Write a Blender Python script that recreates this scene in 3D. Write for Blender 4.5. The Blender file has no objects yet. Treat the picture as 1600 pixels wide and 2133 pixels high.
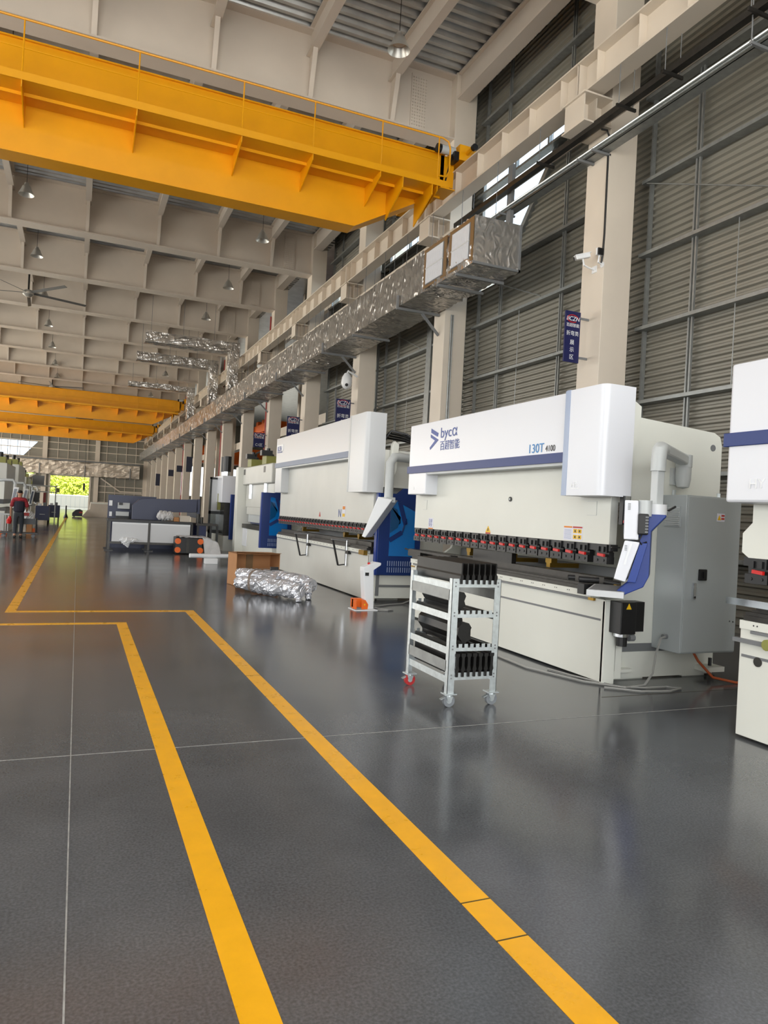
import bpy, bmesh, math, random
from mathutils import Vector, Matrix, noise
random.seed(11)
S = bpy.context.scene
COL = S.collection
PI = math.pi

# ------------------------------------------------------------------ camera
F_PX = 1502.38
YAW, PITCH, ROLL = 0.401938, 0.002981, 0.0529387
fw = Vector((math.sin(YAW)*math.cos(PITCH), math.cos(YAW)*math.cos(PITCH), math.sin(PITCH)))
r0 = Vector((math.cos(YAW), -math.sin(YAW), 0)); u0 = r0.cross(fw)
rr = r0*math.cos(ROLL) + u0*math.sin(ROLL)
uu = -r0*math.sin(ROLL) + u0*math.cos(ROLL)
cam = bpy.data.cameras.new('camera'); cam_o = bpy.data.objects.new('camera', cam); COL.objects.link(cam_o)
cam.sensor_fit = 'VERTICAL'; cam.sensor_height = 24.0; cam.lens = 24.0*F_PX/2133.0
cam.clip_start = 0.05; cam.clip_end = 600
cam_o.matrix_world = Matrix(((rr.x, uu.x, -fw.x, 0), (rr.y, uu.y, -fw.y, 0), (rr.z, uu.z, -fw.z, 1.5), (0, 0, 0, 1)))
S.camera = cam_o

# ------------------------------------------------------------------ sky, daylight, exposure
W = bpy.data.worlds.new('World'); S.world = W; W.use_nodes = True
bg = W.node_tree.nodes['Background']; bg.inputs[0].default_value = (0.86, 0.94, 1.0, 1); bg.inputs[1].default_value = 3.2

def area(name, loc, rot, sx, sy, power, col=(1, 1, 1)):
    l = bpy.data.lights.new(name, 'AREA'); l.shape = 'RECTANGLE'; l.size = sx; l.size_y = sy; l.energy = power; l.color = col
    o = bpy.data.objects.new(name, l); COL.objects.link(o); o.location = loc; o.rotation_euler = rot
    return o
# daylight through the open gate behind the camera and through the window band of the far side wall; sun outside
area('gate_daylight', (-3.0, -11.6, 4.8), (PI/2, 0, 0), 22, 8.6, 3100, (1.0, 0.985, 0.965))
area('overhead_fill', (-3.0, -1.5, 12.66), (0, 0, 0), 18, 16, 2100, (1.0, 1.0, 1.0))  # fill lamp added overhead, out of view, so the crane walkway shades its girder
area('window_daylight', (-15.6, 20, 5.0), (0, -PI/2, 0), 6.0, 40, 3000, (1.0, 0.95, 0.88))
area('window_daylight_far', (-15.6, 68, 5.0), (0, -PI/2, 0), 6.0, 56, 7200, (1.0, 0.9, 0.76))
sun = bpy.data.lights.new('sun', 'SUN'); sun.energy = 22.0; sun.angle = 0.02; sun.color = (1.0, 0.97, 0.92)
sun_o = bpy.data.objects.new('sun', sun); COL.objects.link(sun_o); sun_o.rotation_euler = (math.radians(42), 0, 0)
S.view_settings.view_transform = 'Standard'; S.view_settings.look = 'None'; S.view_settings.gamma = 1.0
S.view_settings.use_curve_mapping = False
S.view_settings.exposure = -0.55
S.cycles.max_bounces = 7; S.cycles.diffuse_bounces = 4; S.cycles.glossy_bounces = 4; S.cycles.transparent_max_bounces = 8
S.cycles.sample_clamp_indirect = 6.0
S.cycles.use_denoising = True

# ------------------------------------------------------------------ materials
def lin(c):
    return tuple((x/255/12.92 if x/255 <= 0.04045 else ((x/255+0.055)/1.055)**2.4) for x in c)
def mat(name, rgb, rough=0.5, metal=0.0, var=0.0, scale=3.0, bump=0.0, bscale=30.0, spec=0.5, stretch=(1, 1, 1), alpha=1.0, trans=0.0, detail=4, coat=0.0, rvar=0.0):
    m = bpy.data.materials.new(name); m.use_nodes = True; nt = m.node_tree; b = nt.nodes['Principled BSDF']
    c = lin(rgb)
    b.inputs['Base Color'].default_value = (*c, 1); b.inputs['Roughness'].default_value = rough; b.inputs['Metallic'].default_value = metal
    b.inputs['Specular IOR Level'].default_value = spec; b.inputs['Alpha'].default_value = alpha
    b.inputs['Transmission Weight'].default_value = trans; b.inputs['Coat Weight'].default_value = coat
    tc = nt.nodes.new('ShaderNodeTexCoord'); mp = nt.nodes.new('ShaderNodeMapping'); mp.inputs['Scale'].default_value = stretch
    nt.links.new(tc.outputs['Object'], mp.inputs['Vector'])
    if var > 0 or rvar > 0:
        n = nt.nodes.new('ShaderNodeTexNoise'); n.inputs['Scale'].default_value = scale; n.inputs['Detail'].default_value = detail
        nt.links.new(mp.outputs[0], n.inputs['Vector'])
        if var > 0:
            r = nt.nodes.new('ShaderNodeValToRGB')
            r.color_ramp.elements[0].position = 0.3; r.color_ramp.elements[1].position = 0.72
            r.color_ramp.elements[0].color = (*[x*(1-var) for x in c], 1); r.color_ramp.elements[1].color = (*[min(1, x*(1+var)) for x in c], 1)
            nt.links.new(n.outputs['Fac'], r.inputs[0]); nt.links.new(r.outputs[0], b.inputs['Base Color'])
        if rvar > 0:
            mr = nt.nodes.new('ShaderNodeMapRange'); mr.inputs['To Min'].default_value = max(0.02, rough-rvar); mr.inputs['To Max'].default_value = rough+rvar
            nt.links.new(n.outputs['Fac'], mr.inputs[0]); nt.links.new(mr.outputs[0], b.inputs['Roughness'])
    if bump > 0:
        n2 = nt.nodes.new('ShaderNodeTexNoise'); n2.inputs['Scale'].default_value = bscale; n2.inputs['Detail'].default_value = 5
        nt.links.new(mp.outputs[0], n2.inputs['Vector'])
        bp = nt.nodes.new('ShaderNodeBump'); bp.inputs['Strength'].default_value = bump; bp.inputs['Distance'].default_value = 0.02
        nt.links.new(n2.outputs['Fac'], bp.inputs['Height']); nt.links.new(bp.outputs[0], b.inputs['Normal'])
    return m
def emit(name, rgb, st):
    m = bpy.data.materials.new(name); m.use_nodes = True; b = m.node_tree.nodes['Principled BSDF']
    b.inputs['Base Color'].default_value = (*lin(rgb), 1)
    b.inputs['Emission Color'].default_value = (*lin(rgb), 1); b.inputs['Emission Strength'].default_value = st
    return m

K = {}
K['steel'] = mat('cream_painted_steel', (222, 211, 196), 0.45, var=0.04, scale=1.2)
K['steel2'] = mat('cream_painted_roof_steel', (214, 203, 190), 0.5, var=0.05, scale=0.8)
K['clad'] = mat('galvanised_cladding', (138, 135, 125), 0.45, 0.25, var=0.1, scale=0.7, stretch=(1, .25, 3))
K['galv'] = mat('galvanised_steel', (150, 153, 152), 0.4, 0.6, var=0.12, scale=9)
K['zinc'] = mat('bright_zinc', (205, 212, 214), 0.32, 0.75, var=0.12, scale=25)
K['deck'] = mat('galvanised_deck', (190, 192, 192), 0.3, 0.65, var=0.15, scale=2)
K['yellow'] = mat('crane_yellow', (236, 164, 0), 0.38, var=0.05, scale=1.5)
K['orange'] = mat('orange_paint', (236, 108, 30), 0.4)
K['mwhite'] = mat('machine_cream_white', (228, 229, 220), 0.38, var=0.02, scale=1.5)
K['mgrey'] = mat('machine_pale_grey', (212, 212, 205), 0.4, var=0.05, scale=1.1)
K['cover'] = mat('cool_white_cover', (226, 228, 234), 0.28)
K['cover2'] = mat('light_grey_cover', (206, 208, 210), 0.32)
K['trimblue'] = mat('blue_grey_trim', (158, 172, 198), 0.3)
K['blue'] = mat('stripe_blue', (24, 50, 116), 0.42)
K['stripegrey'] = mat('slate_blue_stripe', (92, 112, 142), 0.4)
K['dblue'] = mat('guard_navy', (18, 48, 110), 0.38)
K['cyan'] = mat('tinted_blue_window', (0, 112, 190), 0.12, coat=0.5)
K['cyand'] = mat('tinted_dark_window', (8, 78, 128), 0.12, coat=0.5)
K['cblue'] = mat('console_blue', (22, 56, 138), 0.35)
K['navy'] = mat('punch_navy', (52, 58, 84), 0.4, var=0.08, scale=1.5)
K['cartblue'] = mat('cart_navy', (18, 32, 78), 0.4)
K['black'] = mat('black_plastic', (22, 22, 23), 0.4)
K['blacksteel'] = mat('blackened_tool_steel', (36, 35, 34), 0.32, 0.4, var=0.2, scale=8)
K['dark'] = mat('dark_table_steel', (62, 60, 57), 0.38, 0.6, var=0.15, scale=14)
K['grey'] = mat('cabinet_grey', (176, 182, 183), 0.33)
K['lgrey'] = mat('arm_light_grey', (196, 200, 200), 0.38)
K['mid'] = mat('mid_grey', (120, 122, 124), 0.45)
K['red'] = mat('red_lever', (205, 28, 24), 0.35)
K['redp'] = mat('red_pipe', (150, 40, 34), 0.45)
K['brass'] = mat('brass', (150, 118, 48), 0.35, 0.8)
K['chrome'] = mat('chrome', (215, 218, 222), 0.12, 1.0)
K['white'] = mat('white_plastic', (236, 238, 240), 0.35)
K['paper'] = mat('white_label', (228, 228, 240), 0.5)
K['labelY'] = mat('label_yellow', (238, 190, 20), 0.5)
K['labelR'] = mat('label_red', (190, 60, 50), 0.5)
K['labelO'] = mat('label_orange', (232, 140, 30), 0.5)
K['signblue'] = mat('sign_navy', (18, 24, 82), 0.45)
K['signdark'] = mat('sign_dark_slate', (34, 38, 60), 0.4)
K['logo'] = mat('logo_blue', (40, 70, 150), 0.4)
K['skyblue'] = mat('lettering_sky_blue', (40, 130, 195), 0.4)
K['card'] = mat('cardboard', (178, 128, 84), 0.8, var=0.06, scale=4)
K['tape'] = mat('brown_tape', (128, 100, 66), 0.35)
K['strap'] = mat('brown_strap', (118, 104, 92), 0.5)
K['tyre'] = mat('grey_rubber', (120, 124, 128), 0.5)
K['redw'] = mat('red_wheel', (190, 50, 52), 0.35)
K['cable'] = mat('grey_cable', (150, 150, 146), 0.45)
K['cableb'] = mat('black_cable', (26, 26, 27), 0.5)
K['cableo'] = mat('orange_cable', (190, 92, 50), 0.45)
K['line'] = mat('yellow_floor_paint', (236, 171, 24), 0.3, var=0.07, scale=7, rvar=0.1)
K['joint'] = mat('pale_joint_filler', (150, 150, 147), 0.5, var=0.3, scale=20)
K['cut'] = mat('dark_scratch', (70, 58, 26), 0.6)
K['lamp'] = mat('lamp_aluminium', (200, 198, 192), 0.3, 0.6)
K['lampin'] = mat('lamp_diffuser', (225, 225, 220), 0.4)
K['fan'] = mat('fan_grey', (120, 120, 118), 0.4, 0.3)
K['screen'] = mat('dark_screen', (20, 36, 60), 0.15)
K['skin'] = mat('skin', (190, 140, 112), 0.5)
K['hair'] = mat('black_hair', (20, 17, 16), 0.6)
K['denim'] = mat('dark_denim', (52, 56, 62), 0.8)
K['shirt'] = mat('dark_shirt', (36, 36, 50), 0.8)
K['redshirt'] = mat('patterned_red_cloth', (150, 40, 50), 0.8, var=0.5, scale=14)
K['leaf'] = mat('foliage', (192, 206, 80), 0.6, var=0.35, scale=2.5)
K['outw'] = mat('outside_white_wall', (235, 232, 222), 0.7)
K['outg'] = mat('outside_paving', (200, 196, 185), 0.8, var=0.1, scale=0.5)
K['stone'] = mat('pale_block', (200, 190, 176), 0.6, var=0.04)
K['film'] = mat('frosted_plastic_film', (205, 204, 204), 0.35, var=0.05, scale=8, bump=0.5, bscale=18)
K['oil'] = mat('olive_block', (140, 140, 70), 0.5)

def foil_mat(name, base, rough, sc, st, metal=0.9):
    m = mat(name, base, rough, metal, var=0.12, scale=4)
    nt = m.node_tree; b = nt.nodes['Principled BSDF']
    tc = nt.nodes.new('ShaderNodeTexCoord'); mp = nt.nodes.new('ShaderNodeMapping'); mp.inputs['Scale'].default_value = (1, 1.6, .7)
    nt.links.new(tc.outputs['Object'], mp.inputs[0])
    n = nt.nodes.new('ShaderNodeTexNoise'); n.noise_type = 'RIDGED_MULTIFRACTAL'; n.inputs['Scale'].default_value = sc; n.inputs['Detail'].default_value = 5; n.inputs['Distortion'].default_value = 1.2
    nt.links.new(mp.outputs[0], n.inputs['Vector'])
    bp = nt.nodes.new('ShaderNodeBump'); bp.inputs['Strength'].default_value = st; bp.inputs['Distance'].default_value = 0.07
    nt.links.new(n.outputs['Fac'], bp.inputs['Height']); nt.links.new(bp.outputs[0], b.inputs['Normal'])
    return m
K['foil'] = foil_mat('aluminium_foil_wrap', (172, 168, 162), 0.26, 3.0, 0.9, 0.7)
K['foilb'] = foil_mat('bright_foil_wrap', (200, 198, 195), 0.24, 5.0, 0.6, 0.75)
K['foilf'] = foil_mat('creased_foil_wrap', (214, 204, 190), 0.42, 4.0, 0.6)
K['foilf'].node_tree.nodes['Principled BSDF'].inputs['Metallic'].default_value = 0.45
K['wrap'] = foil_mat('crinkled_plastic_wrap', (214, 216, 222), 0.16, 9.0, 0.8)
K['wrap'].node_tree.nodes['Principled BSDF'].inputs['Metallic'].default_value = 0.55

# polished concrete floor
def floor_mat():
    m = mat('polished_grey_concrete', (92, 92, 94), 0.2, spec=0.55)
    nt = m.node_tree; b = nt.nodes['Principled BSDF']; N = nt.nodes.new; L = nt.links.new
    tc = N('ShaderNodeTexCoord')
    a = N('ShaderNodeTexNoise'); a.inputs['Scale'].default_value = 0.55; a.inputs['Detail'].default_value = 6; a.inputs['Roughness'].default_value = 0.62; L(tc.outputs['Object'], a.inputs['Vector'])
    g = N('ShaderNodeTexNoise'); g.inputs['Scale'].default_value = 90; g.inputs['Detail'].default_value = 3; L(tc.outputs['Object'], g.inputs['Vector'])
    r = N('ShaderNodeValToRGB'); e = r.color_ramp.elements
    e[0].position = 0.3; e[0].color = (*lin((68, 70, 73)), 1); e[1].position = 0.72; e[1].color = (*lin((94, 96, 99)), 1); L(a.outputs['Fac'], r.inputs[0])
    sp = N('ShaderNodeValToRGB'); sp.color_ramp.elements[0].position = 0.35; sp.color_ramp.elements[0].color = (.8, .8, .8, 1); sp.color_ramp.elements[1].position = 0.72; sp.color_ramp.elements[1].color = (1.3, 1.3, 1.3, 1); L(g.outputs['Fac'], sp.inputs[0])
    mx = N('ShaderNodeMix'); mx.data_type = 'RGBA'; mx.blend_type = 'MULTIPLY'; mx.inputs[0].default_value = 1.0
    L(r.outputs[0], mx.inputs[6]); L(sp.outputs[0], mx.inputs[7]); L(mx.outputs[2], b.inputs['Base Color'])
    mr = N('ShaderNodeMapRange'); mr.inputs['To Min'].default_value = 0.09; mr.inputs['To Max'].default_value = 0.24; L(a.outputs['Fac'], mr.inputs[0]); L(mr.outputs[0], b.inputs['Roughness'])
    w = N('ShaderNodeTexNoise'); w.inputs['Scale'].default_value = 0.9; w.inputs['Detail'].default_value = 2
    mp = N('ShaderNodeMapping'); mp.inputs['Scale'].default_value = (0.6, 1.6, 1); L(tc.outputs['Object'], mp.inputs[0]); L(mp.outputs[0], w.inputs['Vector'])
    bp = N('ShaderNodeBump'); bp.inputs['Strength'].default_value = 0.04; bp.inputs['Distance'].default_value = 0.02; L(w.outputs['Fac'], bp.inputs['Height']); L(bp.outputs[0], b.inputs['Normal'])
    return m
K['floor'] = floor_mat()
def glass_mat():
    m = bpy.data.materials.new('clear_glazing'); m.use_nodes = True; nt = m.node_tree; nt.nodes.clear()
    o = nt.nodes.new('ShaderNodeOutputMaterial'); t = nt.nodes.new('ShaderNodeBsdfTransparent'); g = nt.nodes.new('ShaderNodeBsdfGlossy'); x = nt.nodes.new('ShaderNodeMixShader')
    t.inputs[0].default_value = (.9, .95, 1, 1); g.inputs['Roughness'].default_value = 0.05; x.inputs[0].default_value = 0.07
    nt.links.new(t.outputs[0], x.inputs[1]); nt.links.new(g.outputs[0], x.inputs[2]); nt.links.new(x.outputs[0], o.inputs[0])
    return m
K['glass'] = glass_mat()

# ------------------------------------------------------------------ helpers
def tag(o, label=None, cat=None, group=None, kind=None):
    if label: o['label'] = label
    if cat: o['category'] = cat
    if group: o['group'] = group
    if kind: o['kind'] = kind
    return o
def thing(name, label, cat, loc=(0, 0, 0), group=None, kind=None):
    o = bpy.data.objects.new(name, None); o.empty_display_size = 0.1; COL.objects.link(o); o.location = loc
    return tag(o, label, cat, group, kind)
def origin(p):
    v = Vector((0, 0, 0))
    while p is not None:
        v += p.location; p = p.parent
    return v
class MB:
    def __init__(s): s.v = []; s.f = []
    def add(s, vs, fs):
        n = len(s.v); s.v += [tuple(v) for v in vs]; s.f += [tuple(i+n for i in f) for f in fs]; return s
    def box(s, x0, x1, y0, y1, z0, z1):
        vs = [(x, y, z) for z in (z0, z1) for y in (y0, y1) for x in (x0, x1)]
        return s.add(vs, [(0, 2, 3, 1), (4, 5, 7, 6), (0, 1, 5, 4), (2, 6, 7, 3), (0, 4, 6, 2), (1, 3, 7, 5)])
    def prism(s, poly, plane, a, b):
        n = len(poly)
        f3 = {'xz': lambda p, t: (p[0], t, p[1]), 'yz': lambda p, t: (t, p[0], p[1]), 'xy': lambda p, t: (p[0], p[1], t)}[plane]
        vs = [f3(p, a) for p in poly] + [f3(p, b) for p in poly]
        return s.add(vs, [tuple(range(n)), tuple(range(2*n-1, n-1, -1))] + [(i, (i+1) % n, n+(i+1) % n, n+i) for i in range(n)])
    def cyl(s, a, b, r, n=12, r2=None):
        a = Vector(a); b = Vector(b); d = (b-a).normalized(); r2 = r if r2 is None else r2
        t = Vector((1, 0, 0)) if abs(d.x) < 0.8 else Vector((0, 1, 0)); u = d.cross(t).normalized(); w = d.cross(u)
        vs = []
        for c, q in ((a, r), (b, r2)):
            vs += [c+(u*math.cos(2*PI*i/n)+w*math.sin(2*PI*i/n))*q for i in range(n)]
        return s.add(vs, [tuple(range(n-1, -1, -1)), tuple(range(n, 2*n))] + [(i, (i+1) % n, n+(i+1) % n, n+i) for i in range(n)])
    def tube(s, pts, r, n=8):
        pts = [Vector(p) for p in pts]; vs = []; m = len(pts)
        u = None
        for i, p in enumerate(pts):
            d = (pts[min(i+1, m-1)]-pts[max(i-1, 0)]).normalized()
            if u is None:
                t = Vector((0, 0, 1)) if abs(d.z) < 0.8 else Vector((1, 0, 0)); u = d.cross(t).normalized()
            else:
                u = (u-d*u.dot(d)).normalized()
            w = d.cross(u)
            vs += [p+(u*math.cos(2*PI*j/n)+w*math.sin(2*PI*j/n))*r for j in range(n)]
        fs = [(i*n+j, i*n+(j+1) % n, (i+1)*n+(j+1) % n, (i+1)*n+j) for i in range(m-1) for j in range(n)]
        fs += [tuple(range(n-1, -1, -1)), tuple(range((m-1)*n, m*n))]
        return s.add(vs, fs)
    def bar(s, a, b, w, h):
        a = Vector(a); b = Vector(b); d = (b-a).normalized(); t = Vector((0, 0, 1)) if abs(d.z) < 0.95 else Vector((0, 1, 0))
        u = d.cross(t).normalized()*w/2; q = u.cross(d).normalized()*h/2
        vs = [c+i*u+j*q for c in (a, b) for i, j in ((-1, -1), (1, -1), (1, 1), (-1, 1))]
        return s.add(vs, [(3, 2, 1, 0), (4, 5, 6, 7)] + [(i, (i+1) % 4, 4+(i+1) % 4, 4+i) for i in range(4)])
    def lathe(s, prof, c, n=20):
        vs = [(c[0]+r*math.cos(2*PI*i/n), c[1]+r*math.sin(2*PI*i/n), c[2]+z) for r, z in prof for i in range(n)]
        m = len(prof)
        return s.add(vs, [(k*n+i, k*n+(i+1) % n, (k+1)*n+(i+1) % n, (k+1)*n+i) for k in range(m-1) for i in range(n)])
    def xf(s, M):
        s.v = [tuple(M @ Vector(v)) for v in s.v]; return s
    def build(s, name, m, parent=None, bevel=0, smooth=False, kind=None, seg=2):
        me = bpy.data.meshes.new(name); off = origin(parent)
        me.from_pydata([(v[0]-off.x, v[1]-off.y, v[2]-off.z) for v in s.v], [], s.f)
        bm = bmesh.new(); bm.from_mesh(me); bmesh.ops.recalc_face_normals(bm, faces=bm.faces); bm.to_mesh(me); bm.free()
        me.materials.append(K[m] if isinstance(m, str) else m)
        if smooth:
            me.polygons.foreach_set('use_smooth', [True]*len(me.polygons)); me.set_sharp_from_angle(angle=0.7)
        o = bpy.data.objects.new(name, me); COL.objects.link(o); o.parent = parent
        if bevel:
            md = o.modifiers.new('bevel', 'BEVEL'); md.width = bevel; md.segments = seg; md.limit_method = 'ANGLE'
        if kind: o['kind'] = kind
        return o
def B(*a): return MB().box(*a)
def one(name, mb, m, label, cat, group=None, kind=None, **kw):
    return tag(mb.build(name, m, None, **kw), label, cat, group, kind)
def copy_tree(o, parent=None):
    c = o.copy(); COL.objects.link(c); c.parent = parent
    for ch in list(o.children): copy_tree(ch, c)
    return c
def text(name, body, size, loc, face, m, parent, ext=0.0015, align='LEFT', sx=1.0, shear=0.0):
    cu = bpy.data.curves.new(name, 'FONT'); cu.body = body; cu.size = size; cu.extrude = ext; cu.align_x = align; cu.shear = shear
    cu.materials.append(K[m])
    o = bpy.data.objects.new(name, cu); COL.objects.link(o); o.parent = parent
    off = origin(parent); p = Vector(loc)-off
    R = Matrix(((0, 0, -1), (-1, 0, 0), (0, 1, 0))) if face == '-x' else Matrix(((1, 0, 0), (0, 0, -1), (0, 1, 0)))
    o.matrix_local = Matrix.Translation(p) @ R.to_4x4() @ Matrix.Diagonal((sx, 1, 1, 1))
    return o
def rounded(x0, x1, y0, y1, r, corners, n=5):
    out = []
    for (cx, cy, a0, key) in ((x0+r, y0+r, PI, 'a'), (x1-r, y0+r, 1.5*PI, 'b'), (x1-r, y1-r, 0, 'c'), (x0+r, y1-r, .5*PI, 'd')):
        if key in corners:
            out += [(cx+r*math.cos(a0+i*PI/2/n), cy+r*math.sin(a0+i*PI/2/n)) for i in range(n+1)]
        else:
            out.append({'a': (x0, y0), 'b': (x1, y0), 'c': (x1, y1), 'd': (x0, y1)}[key])
    return out
def YC(k): return 10.18+5.98*k

# ================================================================== THE SETTING
XL, XCF, XW = -15.75, 8.25, 9.22          # far column line, face of the columns, cladding plane
KN, KF = -3, 15                            # column numbers
Y_BACK, Y_END = -12.0, 100.6
DECK = 12.7
# floor, joints and painted lines
fl = MB().add([(-17, -12.2, 0), (30, -12.2, 0), (30, 100.6, 0), (-17, 100.6, 0)], [(0, 1, 2, 3)]).build('floor', 'floor')
tag(fl, 'dark grey polished concrete floor of the hall', 'floor', kind='structure')
og = MB().add([(-150, -150, -.03), (150, -150, -.03), (150, 300, -.03), (-150, 300, -.03)], [(0, 1, 2, 3)]).build('ground', 'outg')
tag(og, 'pale paved ground outside the building', 'ground', kind='structure')
jr = thing('floor_joint', 'thin pale sawn joints crossing the concrete floor', 'joint', kind='structure')
B(.034, .040, -10, 100, 0.0005, .0012).build('joint_strip', 'joint', jr)
for y in (4.55, 28.5, 40.5, 52.4): B(-15, 8.2, y-.005, y+.005, .0006, .0013).build('joint_strip', 'joint' if y < 10 else 'mid', jr)
B(4.3, 8, 5.03, 5.036, .0006, .0013).build('joint_strip', 'cut', jr)
def marking(x0, x1, y0, y1, label, cuts=()):
    o = B(x0, x1, y0, y1, .0004, .0022).build('floor_marking', 'line'); tag(o, label, 'floor line', 'yellow floor lines', 'structure')
    for c in cuts: B(x0-.004, x1+.004, c-.004, c+.003, .0006, .0026).build('cut', 'cut', o)
marking(.508, .626, -4, 9.39, 'yellow floor line running along beside the pale centre joint')
marking(1.452, 1.58, -4, 10.41, 'yellow floor line running along past the tool trolley', (2.18, 2.44, 6.35))
marking(-.66, 1.452, 10.28, 10.41, 'yellow floor line crossing the hall in front of the wrapped bundle')
marking(-8, .508, 9.27, 9.39, 'yellow floor line crossing the hall and ending at the inner long line')
marking(-.78, -.66, 10.28, 60, 'yellow floor line leading on to the far gate')

# columns with their crane corbels
def corbel(y):
    m = MB(); a, b = 7.66, XCF
    m.box(a-.02, b, y-.02, y+.62, 8.93, 8.96); m.box(a+.0, b, y-.02, y+.62, 8.44, 8.47)
    m.box(a+.02, a+.04, y+.03, y+.57, 8.47, 8.93); m.box(a+.04, b, y+.29, y+.31, 8.47, 8.93)
    m.box(a+.3, a+.315, y+.06, y+.54, 8.47, 8.93)
    return m
col_mesh = B(XCF, 8.85, 0, .6, 0, DECK); cor_mesh = corbel(0)
c0 = thing('column', 'cream painted steel box column carrying the crane runway', 'column', (XCF, 0, 0), 'columns along the crane runway', 'structure')
col_mesh.build('shaft', 'steel', c0, bevel=.008); cor_mesh.build('corbel', 'steel', c0)
for k in range(KN, KF+1):
    c = c0 if k == KN else copy_tree(c0)
    c.location = (XCF, YC(k), 0)
c0 = thing('column', 'cream painted steel box column on the opposite side of the hall', 'column', (XL-.6, 0, 0), 'columns of the opposite side', 'structure')
B(XL-.6, XL, 0, .6, 0, DECK).build('shaft', 'steel', c0)
for k in range(KN, KF+1):
    c = c0 if k == KN else copy_tree(c0)
    c.location = (XL-.6, YC(k), 0)
# slender columns of the neighbouring bay behind the open part
c0 = thing('column', 'slender cream column of the neighbouring bay with a knee brace', 'column', (10.3, 0, 0), 'columns of the neighbouring bay', 'structure')
B(10.3, 10.62, 0, .3, 0, DECK).build('shaft', 'steel', c0)
MB().bar((10.62, .15, 8.4), (12.4, .15, 9.8), .1, .12).build('knee_brace', 'steel', c0)
MB().bar((10.45, .3, 9.0), (10.45, 5.8, 10.9), .1, .12).build('cross_brace', 'steel', c0)
B(10.36, 10.56, .3, 5.98, 11.0, 11.35).build('tie_beam', 'steel', c0)
B(10.36, 10.56, .3, 5.98, 8.9, 9.2).build('tie_beam', 'steel', c0)
for k in range(3, KF+1):
    c = c0 if k == 3 else copy_tree(c0)
    c.location = (10.3, YC(k)+2.1, 0)
for i, (k, lab) in enumerate(((6, 'dark red pipe rising along the column behind the grey punch'), (9, 'dark red pipe rising beside the signs far along the wall'), (4, 'dark red pipe rising beside the column behind the white press'))):
    one('riser_pipe', MB().cyl((8.2, YC(k)+.5, 0), (8.2, YC(k)+.5, 10.8), .035, 8), 'redp', lab, 'pipe', kind='structure')

# roof: deep cross beams, purlin beams, ribbed deck
KX = [-14.9, -12.45, -10.0, -7.55, -5.1, -2.65, -.17, 2.28, 4.5, 6.58]
bx0 = thing('roof_beam', 'deep cream plate girder crossing the hall under the ribbed deck', 'roof beam', (XCF, 0, 11), 'roof girders', 'structure')
B(XL, XCF, .285, .315, 11.04, 12.62).build('web', 'steel2', bx0)
B(XL, XCF, 0, .6, 11.0, 11.04).build('bottom_flange', 'steel2', bx0)
B(XL, XCF, .05, .55, 12.62, 12.66).build('top_flange', 'steel2', bx0)
for x in KX:
    st = MB().prism([(.285, 11.04), (.13, 11.04), (-.14, 12.1), (.285, 12.1)], 'yz', x-.012, x+.012)
    st.bar((x, .12, 11.05), (x, -.15, 12.1), .11, .02)
    st.build('knee_plate', 'steel2', bx0)
B(7.12, 7.56, .25, .285, 11.1, 12.5).build('splice_plate', 'steel2', bx0)
bm_ = MB()
for i in range(6):
    for j in range(17): bm_.cyl((7.17+i*.068, .25, 11.16+j*.078), (7.17+i*.068, .225, 11.16+j*.078), .02, 6)
bm_.build('splice_bolts', 'steel2', bx0, kind='stuff')
for k in range(KN, KF+1):
    c = bx0 if k == KN else copy_tree(bx0)
    c.location = (XCF, YC(k), 11)
pl = MB(); pl.box(-.1, .1, 0, 5.9, 12.1, 12.125); pl.box(-.1, .1, 0, 5.9, 12.66, 12.69); pl.box(-.008, .008, 0, 5.9, 12.125, 12.66)
p0 = pl.build('purlin_beam', 'steel2'); tag(p0, 'cream roof purlin beam between two deep girders', 'purlin', 'roof purlin beams', 'structure')
first = True
for k in range(KN, KF):
    for x in KX:
        o = p0 if first else p0.copy()
        if not first: COL.objects.link(o)
        first = False
        o.location = (x, YC(k)+.34, 0)
ed = MB(); ed.box(XCF+.02, 8.62, 0, 5.36, 12.02, 12.06); ed.box(XCF+.02, 8.62, 0, 5.36, 12.64, 12.69); ed.box(8.36, 8.4, 0, 5.36, 12.06, 12.64)
e0 = ed.build('eaves_beam', 'steel2'); tag(e0, 'cream eaves beam joining two columns at the roof edge', 'eaves beam', 'eaves beams', 'structure')
for k in range(KN, KF):
    o = e0 if k == KN else e0.copy()
    if k != KN: COL.objects.link(o)
    o.location = (0, YC(k)+.61, 0)
ce = thing('ceiling', 'ribbed galvanised metal roof deck above the girders', 'ceiling', (0, 0, DECK), kind='structure')
def deck_sheet(x0, x1, y0, y1, p=.3, h=.1):
    m = MB(); y = y0; pts = []
    while y < y1-1e-6:
        pts += [(y, h), (y+.1*p/.3, h), (y+.15*p/.3, 0), (y+.25*p/.3, 0)]; y += p
    pts.append((y, h))
    vs = [(x, a, DECK+b) for a, b in pts for x in (x0, x1)]
    return m.add(vs, [(2*i, 2*i+1, 2*i+3, 2*i+2) for i in range(len(pts)-1)])
d0 = deck_sheet(-16.6, 9.4, 0, 5.98, 5.98/20).build('deck_sheet', 'deck', ce)
for k in range(0, KF+1):
    o = d0 if k == 0 else d0.copy()
    if k: COL.objects.link(o)
    o.location = (0, YC(k)+.3, 0)
rl_ = thing('added_roof_sheets', 'opaque white roof sheets added above the fill lamp behind the viewpoint', 'added_roof_sheets', (-3, 0, DECK), kind='structure')  # unseen sheets added to go with the overhead fill; no light passes through
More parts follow.
